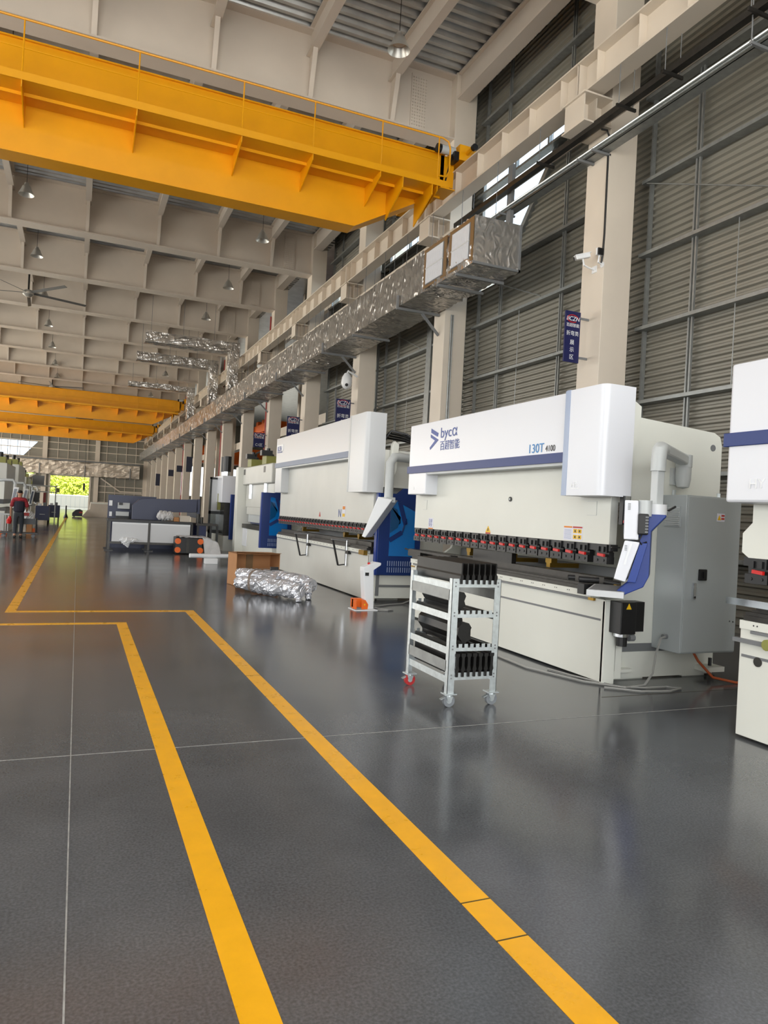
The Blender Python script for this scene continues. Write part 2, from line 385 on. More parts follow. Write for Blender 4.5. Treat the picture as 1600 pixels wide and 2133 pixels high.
for k in range(KN, 0):
    for x0, x1, mm in ((-16.6, -12.2, 'deck'), (-12.2, 6.2, 'white'), (6.2, 9.4, 'deck')):
        m = deck_sheet(x0, x1, YC(k)+.3, YC(k)+6.28, 5.98/20); m.build('added_roof_sheet' if mm == 'white' else 'deck_sheet', mm, rl_ if mm == 'white' else ce)
d1 = B(9.4, 30, 28, 101, DECK, DECK+.1).build('deck_sheet', 'deck', ce)
B(-16.6, 9.4, Y_BACK-.3, YC(KN)+.3, DECK, DECK+.1).build('deck_sheet', 'deck', ce)

# crane runway
L = 5.98
rw0 = thing('crane_runway_beam', 'cream crane runway girder resting on the column corbels', 'runway beam', (7.89, 0, 9), 'crane runway girders', 'structure')
B(7.72, 8.06, .02, L-.02, 8.99, 9.02).build('bottom_flange', 'steel', rw0)
B(7.69, 8.09, .005, L-.005, 9.56, 9.59).build('top_flange', 'steel', rw0)
B(7.88, 7.9, .005, L-.005, 9.02, 9.56).build('web', 'steel', rw0)
for i in range(6): B(7.73, 8.05, .5+i*.995, .515+i*.995, 9.02, 9.56).build('stiffener', 'steel', rw0)
for y in (.02, L-.04): B(7.73, 8.05, y, y+.02, 8.97, 9.56).build('end_plate', 'steel', rw0)
bl = MB()
for y, s in ((.2, 1), (L-.2, 1)):
    for i in range(3): bl.cyl((7.79+.1*i, y, 8.99), (7.79+.1*i, y, 8.965), .018, 6)
for z in (9.15, 9.28, 9.41): bl.cyl((7.8, .02, z), (7.8, .0, z), .018, 6)
bl.build('flange_bolts', 'steel', rw0, kind='stuff')
B(7.86, 7.92, 0, L, 9.59, 9.69).build('crane_rail', 'mid', rw0)
for k in range(KN, KF):
    c = rw0 if k == KN else copy_tree(rw0)
    c.location = (7.89, YC(k)+.3, 9)

# side wall with ribbed cladding, girts and posts
wr = thing('wall_right', 'ribbed galvanised cladding wall behind the columns', 'wall', (XW, 0, 0), kind='structure')
def sheet(y0, y1, z0, z1, parent, X=XW, cut=None, side=1, p=.12, a=.02):
    n = max(1, round((z1-z0)/p)); dz = (z1-z0)/n; vs = []
    prof = ((0, -a), (.3, -a), (.5, a), (.8, a))
    rows = [(z0+(i+t)*dz, dx) for i in range(n) for t, dx in prof] + [(z1, -a)]
    for z, dx in rows:
        b = y1 if cut is None else min(y1, cut(z))
        vs += [(X+dx*side, y0, z), (X+dx*side, b, z)]
    return MB().add(vs, [(2*i, 2*i+1, 2*i+3, 2*i+2) for i in range(len(rows)-1)]).build('cladding_sheet', 'clad', parent)
GZ = [1.1, 2.42, 3.74, 5.06, 6.38, 7.69]
for k in range(KN, 3):
    y0, y1 = YC(k)+.6, YC(k+1)
    posts = [y0+1.78, y0+4.2]
    segs = [(y0-.6, posts[0]), (posts[0], posts[1]), (posts[1], y1+.02)]
    for a, b in segs:
        if k < 0:
            sheet(a, b, 0, DECK+.1, wr)
        else:
            if k == 0:
                cut = lambda z: 13.86+(8.81-z)*.903 if z > 7.33 else 99
                if a < 13.2: sheet(a, min(b, 15.9), 0, 9.72, wr, cut=cut)
                else:
                    sheet(a, b, 0, 7.32, wr)
            else:
                sheet(a, b, 0, 9.72, wr)
            sheet(a, b, 10.6, DECK+.1, wr)
    if k >= 0: sheet(y0-.62, y0+.03, 9.6, 10.66, wr)
    for g in GZ + ([9.2] if k < 0 else [9.72]) + [10.6, 11.6]:
        B(9.0, 9.19, y0-.1 if g > 9.5 else y0, y1, g-.06, g).build('girt', 'galv', wr)
    for p in posts:
        lv = [0]+GZ+([9.2] if k < 0 else [9.72])
        for za, zb in list(zip(lv[:-1], lv[1:])) + [(10.6, 11.6), (11.6, DECK)]:
            if k == 0 and p > 13.2 and za > 7.0 and za < 9.6: continue
            pm = B(9.1, 9.14, p-.05, p-.02, za, zb-.06); pm.box(9.1, 9.14, p+.02, p+.05, za, zb-.06)
            pm.build('post', 'galv', wr)
    B(9.12, 9.2, y1-.1, y1-.06, 0, DECK).build('corner_post', 'galv', wr)
    B(9.12, 9.2, y0+.02, y0+.06, 0, DECK).build('corner_post', 'galv', wr)
    MB().cyl((9.02, y1-.1, 7.62), (9.02, y0+2.4, 6.42), .012, 6).build('bracing_rod', 'galv', wr)
    for q in (1.0, 3.3): MB().cyl((9.08, y0+q, 3.74), (9.08, y0+q, 6.38), .008, 6).build('sag_rod', 'galv', wr)
# raking frame of the cut-out and the wide post in the second bay
MB().bar((9.2, 12.96, 9.74), (9.2, 15.24, 7.25), .13, .13).build('raking_frame', 'galv', wr)
B(8.98, 9.12, YC(1)+2.2, YC(1)+2.5, 0, 9.72).build('wide_post', 'galv', wr)
# return wall closing the cladded part, far wall of the neighbouring bay
o = B(9.2, 30, 28.0, 28.15, 0, DECK).build('wall_return', 'clad'); tag(o, 'metal partition wall at the end of the cladded part', 'wall', kind='structure')
o = B(30, 30.2, 28, 100.6, 0, DECK).build('wall_neighbour', 'clad'); tag(o, 'outer cladding wall of the neighbouring bay', 'wall', kind='structure')
# window strips
for n, (k, y0, y1) in enumerate(((0, YC(0)+.62, YC(1)-.16), (1, YC(1)+.62, YC(2)-.16), (2, YC(2)+.62, YC(3)-.16))):
    w = thing('window_%d' % (n+1), ('window strip above the cladding with a raking lower corner', 'window strip below the crane runway in the second bay', 'window strip below the crane runway in the third bay')[n], 'window', (XW, y0, 9.72), kind='structure')
    for i in range(4):
        ya = y0+(y1-y0)*i/4; yb = y0+(y1-y0)*(i+1)/4
        B(XW+.0, XW+.008, ya+.03, yb-.03, 9.74, 10.52).build('pane', 'glass', w)
        B(XW-.05, XW+.03, ya-.03, ya+.03, 9.72, 10.54).build('mullion', 'galv', w)
    if k == 0:
        MB().prism([(13.05, 9.66), (15.2, 7.33), (15.85, 7.33), (15.85, 9.66)], 'yz', XW, XW+.008).build('pane', 'glass', w)

# end wall with gate and raking windows
we = thing('wall_end', 'cladded end wall with the open gate at the far end of the hall', 'wall', (0, Y_END, 0), kind='structure')
def ew(poly, m='clad'): return MB().prism(poly, 'xz', Y_END, Y_END+.12).build('cladding_panel', m, we)
ew([(-17, 0), (-3.5, 0), (-3.5, 3.0), (-17, 3.0)]); ew([(-6.6, 3.0), (-3.5, 3.0), (-3.5, 6.5), (-17, 6.5), (-17, 4.4), (-4.9, 4.4)])
ew([(-17, 8.3), (-17, DECK), (-3.5, DECK), (-3.5, 6.5), (-6.5, 6.5), (-4.95, 8.3)])
ew([(-3.5, 4.35), (1.45, 4.35), (1.45, DECK), (-3.5, DECK)]); ew([(1.45, 0), (9.3, 0), (9.3, DECK), (1.45, DECK)])
for x in (-10.2, -4.35, 1.8, 7.8): B(x, x+.55, Y_END-.4, Y_END, 0, DECK).build('end_column', 'steel', we)
for z in (1.1, 2.4, 3.2, 6.4, 7.5, 8.4, 9.4):
    for a, b in ((-10, -4.4), (-3.8, 1.8), (2.4, 7.8)):
        if a == -3.8 and z < 4.4: continue
        B(a, b, Y_END-.16, Y_END-.02, z-.05, z+.05).build('girt', 'steel', we)
for a in (-9, -8, -6.9, -5.9, -2.6, -1.4, -.2, .9, 3.2, 4.4, 5.6, 6.8):
    z0 = 4.4 if -3.5 < a < 1.45 else 0
    B(a-.03, a+.03, Y_END-.1, Y_END-.02, z0, 9.4).build('post', 'steel', we)
MB().bar((2.6, Y_END-.3, 4.2), (5.0, Y_END-.3, 2.6), .14, .16).build('raking_brace', 'steel', we)
B(5.0, 7.7, Y_END-.38, Y_END-.22, 2.5, 2.68).build('raking_brace', 'steel', we)
MB().bar((-5.0, Y_END-.3, 4.3), (-7.4, Y_END-.3, 2.7), .2, .2).build('raking_brace', 'steel', we)
dr = thing('door_1', 'large open gateway looking out on bright green trees', 'gateway', (-1, Y_END, 0), kind='structure')
B(-3.5, -3.3, Y_END-.1, Y_END+.15, 0, 4.35).build('jamb', 'steel', dr); B(1.25, 1.45, Y_END-.1, Y_END+.15, 0, 4.35).build('jamb', 'steel', dr)
B(-3.3, 1.25, Y_END-.1, Y_END+.15, 4.2, 4.35).build('head', 'steel', dr)
# raking windows of the end wall
w4 = thing('window_4', 'raking upper window in the end wall', 'window', (-8, Y_END, 6.5), kind='structure')
MB().prism([(-17, 6.5), (-6.5, 6.5), (-4.95, 8.3), (-17, 8.3)], 'xz', Y_END+.05, Y_END+.06).build('pane', 'glass', w4)
for x in (-9.9, -8.3, -7.2): B(x-.03, x+.03, Y_END, Y_END+.08, 6.5, 8.3).build('mullion', 'galv', w4)
w5 = thing('window_5', 'raking lower window in the end wall under the foil duct', 'window', (-9, Y_END, 3), kind='structure')
MB().prism([(-17, 3.0), (-6.6, 3.0), (-4.9, 4.4), (-17, 4.4)], 'xz', Y_END+.05, Y_END+.06).build('pane', 'glass', w5)
# end wall of the neighbouring bay with a tall lit window band
wn = thing('wall_end_neighbour', 'end wall of the neighbouring bay with tall windows', 'wall', (15, Y_END, 0), kind='structure')
B(9.3, 30, Y_END, Y_END+.12, 0, 2.6).build('cladding_panel', 'clad', wn); B(9.3, 30, Y_END, Y_END+.12, 6.6, DECK).build('cladding_panel', 'clad', wn)
for i in range(8): B(9.3+i*2.7, 9.75+i*2.7, Y_END, Y_END+.12, 2.6, 6.6).build('window_post', 'steel', wn)
# opposite wall and gate wall (behind the camera)
wl = thing('wall_left', 'cladding wall on the opposite side with a long window band', 'wall', (-16.6, 40, 0), kind='structure')
B(-16.7, -16.5, Y_BACK, Y_END, 0, 1.8).build('cladding_panel', 'clad', wl); B(-16.7, -16.5, Y_BACK, 0, 1.8, 8.2).build('cladding_panel', 'clad', wl); B(-16.7, -16.5, Y_BACK, Y_END, 8.2, DECK).build('cladding_panel', 'clad', wl)
wb = thing('wall_back', 'gate wall behind the viewpoint with a wide open gate', 'wall', (0, Y_BACK, 0), kind='structure')
B(-17, -14.2, Y_BACK-.2, Y_BACK, 0, DECK).build('cladding_panel', 'clad', wb); B(8.2, 9.4, Y_BACK-.2, Y_BACK, 0, DECK).build('cladding_panel', 'clad', wb)
B(-14.2, 8.2, Y_BACK-.2, Y_BACK, 9.2, DECK).build('cladding_panel', 'clad', wb)

# outside: low white wall, fence posts and trees beyond the gate
o = one('boundary_wall', B(-30, 30, 116, 116.3, 0, 1.9), 'outw', 'low white boundary wall outside the far gate', 'wall', kind='structure')
fg = thing('yard_gate', 'pale railing gate standing outside the far gateway', 'gate', (-.6, 110, 0))
for i in range(9): MB().cyl((-2.7+i*.6, 110, 0), (-2.7+i*.6, 110, 1.7), .02, 6).build('bar', 'lgrey', fg)
for z in (.2, 1.68): B(-2.7, 2.1, 109.98, 110.02, z, z+.05).build('rail', 'lgrey', fg)
def tree(x, y, h, r, lab, seed):
    rnd = random.Random(seed); t = thing('tree', lab, 'tree', (x, y, 0), 'trees beyond the gate')
    MB().cyl((x, y, 0), (x, y, h*.45), .16, 8, .1).build('trunk', 'strap', t, smooth=True)
    m = MB()
    for i in range(1500):
        d = Vector((rnd.gauss(0, 1), rnd.gauss(0, 1), rnd.gauss(0, 1))).normalized()*(rnd.random()**.4)
        c = Vector((x+d.x*r, y+d.y*r, h*.56+d.z*h*.44)); u = Vector((rnd.gauss(0, 1), rnd.gauss(0, 1), rnd.gauss(0, 1))).normalized(); v = u.orthogonal().normalized()
        s = rnd.uniform(.16, .32); m.add([c+u*s, c+v*s*.6, c-u*s, c-v*s*.6], [(0, 1, 2, 3)])
    m.build('crown', 'leaf', t, kind='stuff')
for i, (x, y, h, r) in enumerate(((-9.4, 121, 6.4, 2.2), (-4.95, 121, 6.9, 2.1), (-.35, 121, 6.6, 2.1), (4.1, 121, 6.8, 2.2), (-7.2, 126, 7.2, 2.2), (-2.6, 126, 7.4, 2.2), (1.9, 126, 7.2, 2.2))):
    tree(x, y, h, r, 'bright green leafy tree standing beyond the white boundary wall', i)

# ================================================================== OVERHEAD
def crane(y, label, detail=True, hoist=None):
    """single box girder crane; the front of the girder stands at y"""
    t = thing('overhead_crane', label, 'crane', (0, y, 9.69)); Y = 'yellow'; xa, xb = XL+.4, 7.45
    g = MB().prism([(xa+.2, 9.0), (xa+2.4, 7.84), (5.3, 7.84), (xb, 9.05), (xb, 9.9), (xa+.2, 9.9)], 'xz', y+.05, y+.42)
    go = g.build('girder', Y, t)
    B(xa+.2, xb, y, y+.47, 9.9, 9.93).build('top_flange', Y, go)
    b = MB(); b.box(xa+2.4, 5.3, y, y+.47, 7.81, 7.84)
    b.add([(5.3, y, 7.81), (5.3, y+.47, 7.81), (xb, y+.47, 9.02), (xb, y, 9.02), (5.3, y, 7.84), (5.3, y+.47, 7.84), (xb, y+.47, 9.05), (xb, y, 9.05)], [(0, 1, 2, 3), (7, 6, 5, 4), (0, 3, 7, 4), (1, 5, 6, 2), (2, 6, 7, 3), (0, 4, 5, 1)])
    b.build('bottom_flange', Y, go)
    wk = B(xa+.6, 7.15, y-.85, y+.05, 8.72, 8.76).build('walkway', Y, t)
    B(xa+.6, 7.15, y-.86, y-.845, 8.72, 8.86).build('toe_board', Y, wk)
    B(xa+.6, 7.15, y-.42, y-.4, 8.66, 8.72).build('stringer', Y, wk)
    xs = [-1.26+1.92*i for i in range(-7, 0)] + [-1.26, .65, 2.59, 4.04, 5.53, 6.87]
    for x in xs:
        MB().cyl((x, y-.83, 8.76), (x, y-.83, 9.79), .014, 6).build('railing_post', Y, t)
        MB().prism([(y-.85, 8.72), (y+.05, 8.72), (y+.05, 8.3), (y-.85, 8.6)], 'yz', x-.008, x+.008).build('walkway_bracket', Y, t)
    for x in (6.05, 6.75): MB().prism([(y-.85, 8.72), (y+.05, 8.72), (y+.05, 8.1), (y-.85, 8.5)], 'yz', x-.012, x+.012).build('walkway_bracket', Y, t)
    c = [(xa+.6, y-.83, 9.79), (6.95, y-.83, 9.79), (7.1, y-.83, 9.74), (7.15, y-.83, 9.6), (7.15, y-.83, 9.1), (7.08, y-.83, 8.97), (6.87, y-.83, 8.95)]
    MB().tube(c, .02, 8).build('top_rail', Y, t, smooth=True)
    MB().cyl((xa+.6, y-.83, 9.28), (6.87, y-.83, 9.28), .012, 6).build('mid_rail', Y, t)
    for x in (xa-.05, 7.66):
        e = B(x, x+.42, y-.3, y+3.3, 9.72, 10.08).build('end_carriage', Y, t, bevel=.01)
        for yy in (y+.0, y+3.0): MB().cyl((x+.17, yy, 9.76), (x+.27, yy, 9.76), .075, 14).build('wheel', 'dark', e)
        for yy, s in ((y-.3, -1), (y+3.3, 1)):
            MB().cyl((x+.2, yy, 9.9), (x+.2, yy+s*.28, 9.9), .05, 10).build('buffer', Y, e)
            MB().cyl((x+.2, yy+s*.28, 9.9), (x+.2, yy+s*.36, 9.9), .075, 12).build('rubber_pad', 'black', e)
        B(x-.3, x+.05, y+.05, y+.42, 9.2, 9.9).build('end_gusset', Y, e)
        mo = MB().cyl((x-.05, y-.12, 9.95), (x-.4, y-.12, 9.95), .1, 14).build('drive_motor', 'lgrey', e, smooth=True)
        MB().cyl((x-.4, y-.12, 9.95), (x-.5, y-.12, 9.95), .1, 14).build('motor_cowl', 'black', mo)
        B(x-.12, x+.0, y-.28, y-.02, 9.7, 9.9).build('gearbox', 'black', mo)
    MB().tube([(7.55, y-.15, 9.9), (7.3, y-.3, 9.0), (7.0, y-.5, 8.92), (6.5, y-.6, 8.86), (6.4, y-.6, 8.8)], .018, 6).build('feed_cable', 'cableb', t)
    B(6.95, 7.3, y-.85, y-.3, 8.7, 8.72).build('end_step', Y, t)
    if hoist is not None:
        h = B(hoist, hoist+1.7, y-.2, y+.8, 9.93, 10.15).build('hoist_trolley', 'black', t)
        MB().cyl((hoist+.9, y+.3, 10.4), (hoist+1.5, y+.3, 10.4), .28, 14).build('hoist_drum', 'black', h)
        B(hoist+.2, hoist+.7, y, y+.5, 10.15, 10.6).build('hoist_motor', 'mid', h)
    return t
crane(15.0, 'large yellow overhead crane with railed walkway over the blue-striped press')
crane(61.5, 'yellow overhead crane farther down the hall, the first before the hoist crane')
crane(83.5, 'yellow overhead crane with a black hoist near the end wall', hoist=-.6)
# orange cranes of the neighbouring bay
for yy, lab in ((46.0, 'orange overhead crane of the next bay, seen behind the columns with signs'), (71.0, 'second orange overhead crane of the next bay, towards its end windows')):
    t = thing('orange_crane', lab, 'crane', (19, yy, 6), 'orange cranes of the next bay')
    B(10.8, 29, yy, yy+.6, 5.6, 7.2).build('girder', 'orange', t); B(10.8, 29, yy+1.6, yy+2.2, 5.6, 7.2).build('girder', 'orange', t)
    B(10.7, 11.2, yy-.8, yy+3, 6.4, 6.9).build('end_carriage', 'orange', t)
o = B(10.7, 11.2, 28.6, 100, 5.7, 6.2).build('runway_neighbour', 'steel'); tag(o, 'cream crane runway of the neighbouring bay', 'runway beam', kind='structure')

# foil wrapped main duct
def foil_box(x0, x1, y0, y1, z0, z1, n, seed, amp=.012, sub=9):
    """closed duct skin with dented foil; subdivided along y"""
    m = MB(); ring = []
    for i in range(sub): ring.append((x0, z0+(z1-z0)*i/sub))
    for i in range(sub): ring.append((x0+(x1-x0)*i/sub, z1))
    for i in range(sub): ring.append((x1, z1-(z1-z0)*i/sub))
    for i in range(sub): ring.append((x1-(x1-x0)*i/sub, z0))
    k = len(ring); vs = []
    cx, cz = (x0+x1)/2, (z0+z1)/2
    for j in range(n+1):
        y = y0+(y1-y0)*j/n
        for i, (x, z) in enumerate(ring):
            d = noise.noise(Vector((x*3+seed, y*2.3, z*3)))*amp*2 + random.uniform(-amp, amp)*.6
            if j in (0, n): d = 0
            vs.append((x+(d if x in (x0, x1) else 0)*(1 if x == x1 else -1), y, z+(d if z in (z0, z1) else 0)*(1 if z == z1 else -1)))
    fs = [(j*k+i, j*k+(i+1) % k, (j+1)*k+(i+1) % k, (j+1)*k+i) for j in range(n) for i in range(k)]
    fs += [tuple(range(k)), tuple(range(n*k, (n+1)*k))]
    return m.add(vs, fs)
dt = thing('foil_duct', 'long foil-wrapped air duct running along the columns below the runway', 'duct', (7.64, 12.8, 6.68), kind='structure')
DX0, DX1, DZ0, DZ1 = 7.1, 8.19, 6.68, 7.65
ys = [12.8, 15.2]+[15.2+2.98*i for i in range(1, 29)]
for i, (a, b) in enumerate(zip(ys[:-1], ys[1:])):
    far = a > 40
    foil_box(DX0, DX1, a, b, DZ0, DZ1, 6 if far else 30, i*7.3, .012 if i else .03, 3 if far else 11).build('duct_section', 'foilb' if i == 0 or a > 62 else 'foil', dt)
    B(DX0-.015, DX1+.01, b-.02, b+.02, DZ0-.015, DZ1+.012).build('flange_joint', 'foil', dt) if not far else None
B(DX0-.02, DX1+.02, 12.77, 12.8, DZ0-.02, DZ0+.03).build('end_frame', 'mid', dt)
B(DX1-.02, DX1+.02, 12.77, 12.8, DZ0-.02, DZ1).build('end_frame', 'mid', dt)
for (a, b) in ((12.93, 13.7), (14.08, 14.93)):
    gl = B(7.075, 7.095, a-.12, b+.12, 6.72, 7.62).build('grille_surround', 'tape', dt)
    B(7.062, 7.08, a, b, 6.78, 7.53).build('grille_frame', 'mid', gl)
    n = 17
    for i in range(n):
        y = a+.02+(b-a-.04)*i/n
        B(7.052, 7.064, y+.006, y+(b-a-.04)/n-.006, 6.8, 7.51).build('louvre', 'cover', gl)
    B(7.046, 7.06, a, b, 7.14, 7.165).build('mullion', 'cover2', gl)
# duct brackets on every column and light hangers between
br0 = thing('duct_bracket', 'dark steel bracket carrying the foil duct from a column', 'bracket', (8.25, 0, 6.6), 'duct brackets', 'structure')
B(7.04, 8.24, .27, .33, 6.6, 6.66).build('arm', 'mid', br0); B(7.04, 7.09, .27, .33, 6.66, 6.95).build('upstand', 'mid', br0)
MB().bar((7.75, .3, 6.6), (8.24, .3, 6.12), .05, .06).build('strut', 'mid', br0)
for k in range(1, KF):
    c = br0 if k == 1 else copy_tree(br0); c.location = (8.25, YC(k), 6.6)
hg0 = B(7.05, 8.22, -.03, .03, 6.58, 6.64).build('duct_support_bar', 'mid'); tag(hg0, 'dark support bar under the foil duct between two columns', 'support bar', 'duct support bars', 'structure')
for k in range(0, KF-1):
    for d in ((3.25,) if k else (3.05, 3.9)):
        o = hg0 if (k == 0 and d == 3.05) else hg0.copy()
        if not (k == 0 and d == 3.05): COL.objects.link(o)
        o.location = (0, YC(k)+d+.2, 0)
rods = thing('hanger_rods', 'thin hanger rods from the runway down to the duct and pipes', 'hanger rods', (7.9, 20, 8), kind='structure')
for y in [6.9, 8.4, 9.4]+[11.6+1.5*i for i in range(22)]:
    for x in (7.75, 8.04):
        MB().cyl((x, y, 8.99), (x, y, 8.35 if y < 12.9 else DZ1), .007, 5).build('rod', 'mid', rods)
    if y < 12.5: B(7.7, 8.1, y-.015, y+.015, 8.3, 8.35).build('cross_bar', 'dark', rods)
# dark pipe and cable tray along the runway
o = one('cable_duct', B(7.86, 7.98, 3, 15.2, 8.36, 8.46), 'dark', 'dark cable duct hung under the crane runway', 'cable duct', kind='structure')
o = one('busbar_duct', B(8.02, 8.1, 3, 40, 8.44, 8.5), 'steel', 'pale busbar strip beside the dark cable duct', 'busbar', kind='structure')
tr = thing('cable_tray', 'galvanised cable tray with conduits on strut arms below the runway', 'cable tray', (8.2, 10, 8.1), kind='structure')
B(8.05, 8.25, 3, 15.8, 8.02, 8.03).build('tray_bed', 'galv', tr); B(8.05, 8.06, 3, 15.8, 8.02, 8.1).build('tray_side', 'galv', tr)
for x in (8.0, 7.94): MB().cyl((x, 3, 8.05), (x, 15.8, 8.05), .022, 8).build('conduit', 'zinc', tr)
for y in (7.0, 10.2, 10.6, 13.2): B(7.88, 8.28 if y != 7.0 else 8.3, y-.02, y+.02, 7.97, 8.01).build('strut_arm', 'mid', tr)
for x in (7.9, 8.28): MB().cyl((x, 7.0, 7.95), (x, 7.0, 12.0), .01, 6).build('threaded_rod', 'mid', tr)
one('drop_post', B(8.04, 8.12, 13.0, 13.16, 7.66, 8.99), 'mid', 'dark flat drop post between runway and duct end', 'post', kind='structure')

# foil ducts crossing the hall high up
for (y, x0, z, h, lab) in ((38.6, 2.75, 9.65, .55, 'foil-wrapped branch duct crossing high up, the one before the other two'), (44.9, 2.78, 9.85, .5, 'foil-wrapped branch duct crossing high up, between the other two'), (54.5, 2.9, 9.7, .35, 'slim foil-wrapped branch duct crossing high up, the last of three')):
    t = thing('branch_duct', lab, 'duct', (5, y, z), kind='structure')
    m = foil_box(0, .7, 0, 7.55-x0, 0, h, 24, y, .02, 6); m.v = [(x0+v[1], y+v[0], z+v[2]) for v in m.v]; m.build('duct_run', 'foilb', t)
    m = foil_box(0, .7, 0, z+h-7.7, 0, .5, 12, y+3, .02, 6); m.v = [(7.05+v[2], y+v[0], 7.7+v[1]) for v in m.v]; m.build('duct_drop', 'foilb', t)
    for i in range(3): MB().cyl((x0+.3+i*1.6, y+.35, z+h), (x0+.3+i*1.6, y+.35, 12.1), .01, 5).build('hanger', 'mid', t)
t = thing('end_wall_duct', 'broad foil-wrapped duct hung across the end wall', 'duct', (-3, 98.8, 4.3), kind='structure')
m = foil_box(0, 1.0, 0, 21.5, 0, 1.65, 60, 3.3, .05, 8); m.v = [(-14.3+v[1], 98.7+v[0], 4.35+v[2]) for v in m.v]; m.build('duct_run', 'foilf', t)
for x in (-8.6, -4.6, .6, 6): B(x, x+.12, 98.6, 98.7, 4.2, 5.6).build('hanger_strap', 'mid', t)
B(-14, 7.2, 98.6, 98.75, 6.05, 6.2).build('top_pipe', 'mid', t)

# high bay lamps
def lamp_proto():
    t = thing('high_bay_lamp', 'unlit round high bay lamp hanging from the roof deck', 'lamp', (0, 0, 11.2), 'high bay lamps')
    MB().lathe([(.0, .28), (.06, .28), (.08, .2), (.12, .17), (.16, .06), (.24, -.1), (.235, -.1), (.15, .05), (.0, .06)], (0, 0, 11.2), 24).build('shade', 'lamp', t, smooth=True)
    MB().lathe([(0, 0.07), (.14, .06), (.12, .05), (0, .045)], (0, 0, 11.2), 16).build('diffuser', 'lampin', t, smooth=True)
    MB().cyl((0, 0, 11.48), (0, 0, DECK+.1), .008, 5).build('cable', 'black', t)
    return t
lp = lamp_proto(); n = 0
for x, ys_ in ((5.65, (13.8, 19.8, 25.8, 32.2, 38.2, 44.6, 50.8, 57, 63, 69)), (-2.0, (13.8, 19.8, 25.9, 32.3, 38.5, 45, 51.3, 57.9, 64)), (-9.5, (13.8, 25.8, 38.2))):
    for y in ys_:
        c = lp if n == 0 else copy_tree(lp); n += 1; c.location = (x, y, 11.2)
# ceiling fans
for (x, y, z, ang, lab) in ((-2.55, 37.0, 10.75, .35, 'large five-blade ceiling fan hanging before the lamps'), (-2.45, 67.0, 10.75, .9, 'large five-blade ceiling fan above the farther yellow crane')):
    t = thing('ceiling_fan', lab, 'fan', (x, y, z))
    MB().cyl((x, y, z+.1), (x, y, DECK), .04, 8).build('rod', 'black', t)
    MB().lathe([(0, .14), (.16, .14), (.24, .05), (.24, -.05), (.1, -.16), (0, -.16)], (x, y, z), 20).build('hub', 'lamp', t, smooth=True)
    for i in range(5):
        a = ang+i*2*PI/5; d = Vector((math.cos(a), math.sin(a), 0)); p = Vector((-d.y, d.x, 0))
        c = Vector((x, y, z))
        vs = [c+d*.2+p*.07, c+d*2.6+p*.07, c+d*2.6-p*.07+Vector((0, 0, .05)), c+d*.2-p*.07+Vector((0, 0, .05))]
        vs += [v+Vector((0, 0, .02)) for v in vs]
        MB().add(vs, [(3, 2, 1, 0), (4, 5, 6, 7), (0, 1, 5, 4), (1, 2, 6, 5), (2, 3, 7, 6), (3, 0, 4, 7)]).build('blade', 'fan', t)

# signs on the columns
def sign(x0, x1, z0, z1, y, label, lines, logo=True):
    t = thing('hanging_sign', label, 'sign', ((x0+x1)/2, y, z0))
    B(x0, x1, y, y+.03, z0, z1).build('panel', 'signblue', t)
    B(x1-.02, XCF+.01, y+.005, y+.02, z1-.12, z1-.08).build('fixing', 'mid', t)
    B(x1-.02, XCF+.01, y+.005, y+.02, z0+.08, z0+.12).build('fixing', 'mid', t)
    w = x1-x0; cx = (x0+x1)/2
    if logo:
        ring = [(cx+math.cos(a)*w*.36-w*.03, y-.004, z1-.13+math.sin(a)*w*.2) for a in [i*2*PI/28 for i in range(25)]]
        MB().tube(ring, .008, 6).build('logo_oval', 'red', t)
        text('lettering', 'BCZN', w*.33, (cx-w*.02, y-.004, z1-.165), '-y', 'white', t, .004, 'CENTER', 1.0, .2)
        text('lettering', '百超智能', w*.22, (cx, y-.002, z1-.27), '-y', 'white', t, .002, 'CENTER')
    for (s, sz, z) in lines: text('lettering', s, sz*w, (cx, y-.002, z), '-y', 'white', t, .002, 'CENTER')
sign(7.74, 8.06, 4.36, 5.26, 10.5, 'blue hanging sign with white lettering on the column above the blue-striped press', (('折弯类', .28, 4.84), ('展', .3, 4.68), ('示', .3, 4.55), ('区', .3, 4.42)))
sign(7.62, 8.12, 3.9, 5.2, 22.4, 'blue hanging sign on the column behind the grey-striped press', (('折弯类', .28, 4.6), ('展', .3, 4.4), ('示', .3, 4.22), ('区', .3, 4.04)))
sign(7.62, 8.14, 4.0, 5.25, 28.4, 'blue hanging sign on the first column of the open part', (('折弯类', .28, 4.62), ('展', .3, 4.42), ('示', .3, 4.25), ('区', .3, 4.08)))
sign(7.62, 8.16, 4.4, 5.1, 34.4, 'short blue hanging sign reading C1 on the second open column', (('C1区', .3, 4.46),))
for i, (k, z0, z1, lab) in enumerate(((8, 4.0, 5.2, 'tall dark sign on the column beside the dark red riser'), (9, 4.2, 4.75, 'small square dark sign high on a column far along the row'), (10, 4.0, 4.6, 'small dark sign with a white mark far along the columns'), (12, 3.3, 4.6, 'tall dark sign among the last columns before the end wall'))):
    o = B(7.7, 8.15, YC(k)+.2, YC(k)+.24, z0, z1); one('hanging_sign', o, 'signdark', lab, 'sign')
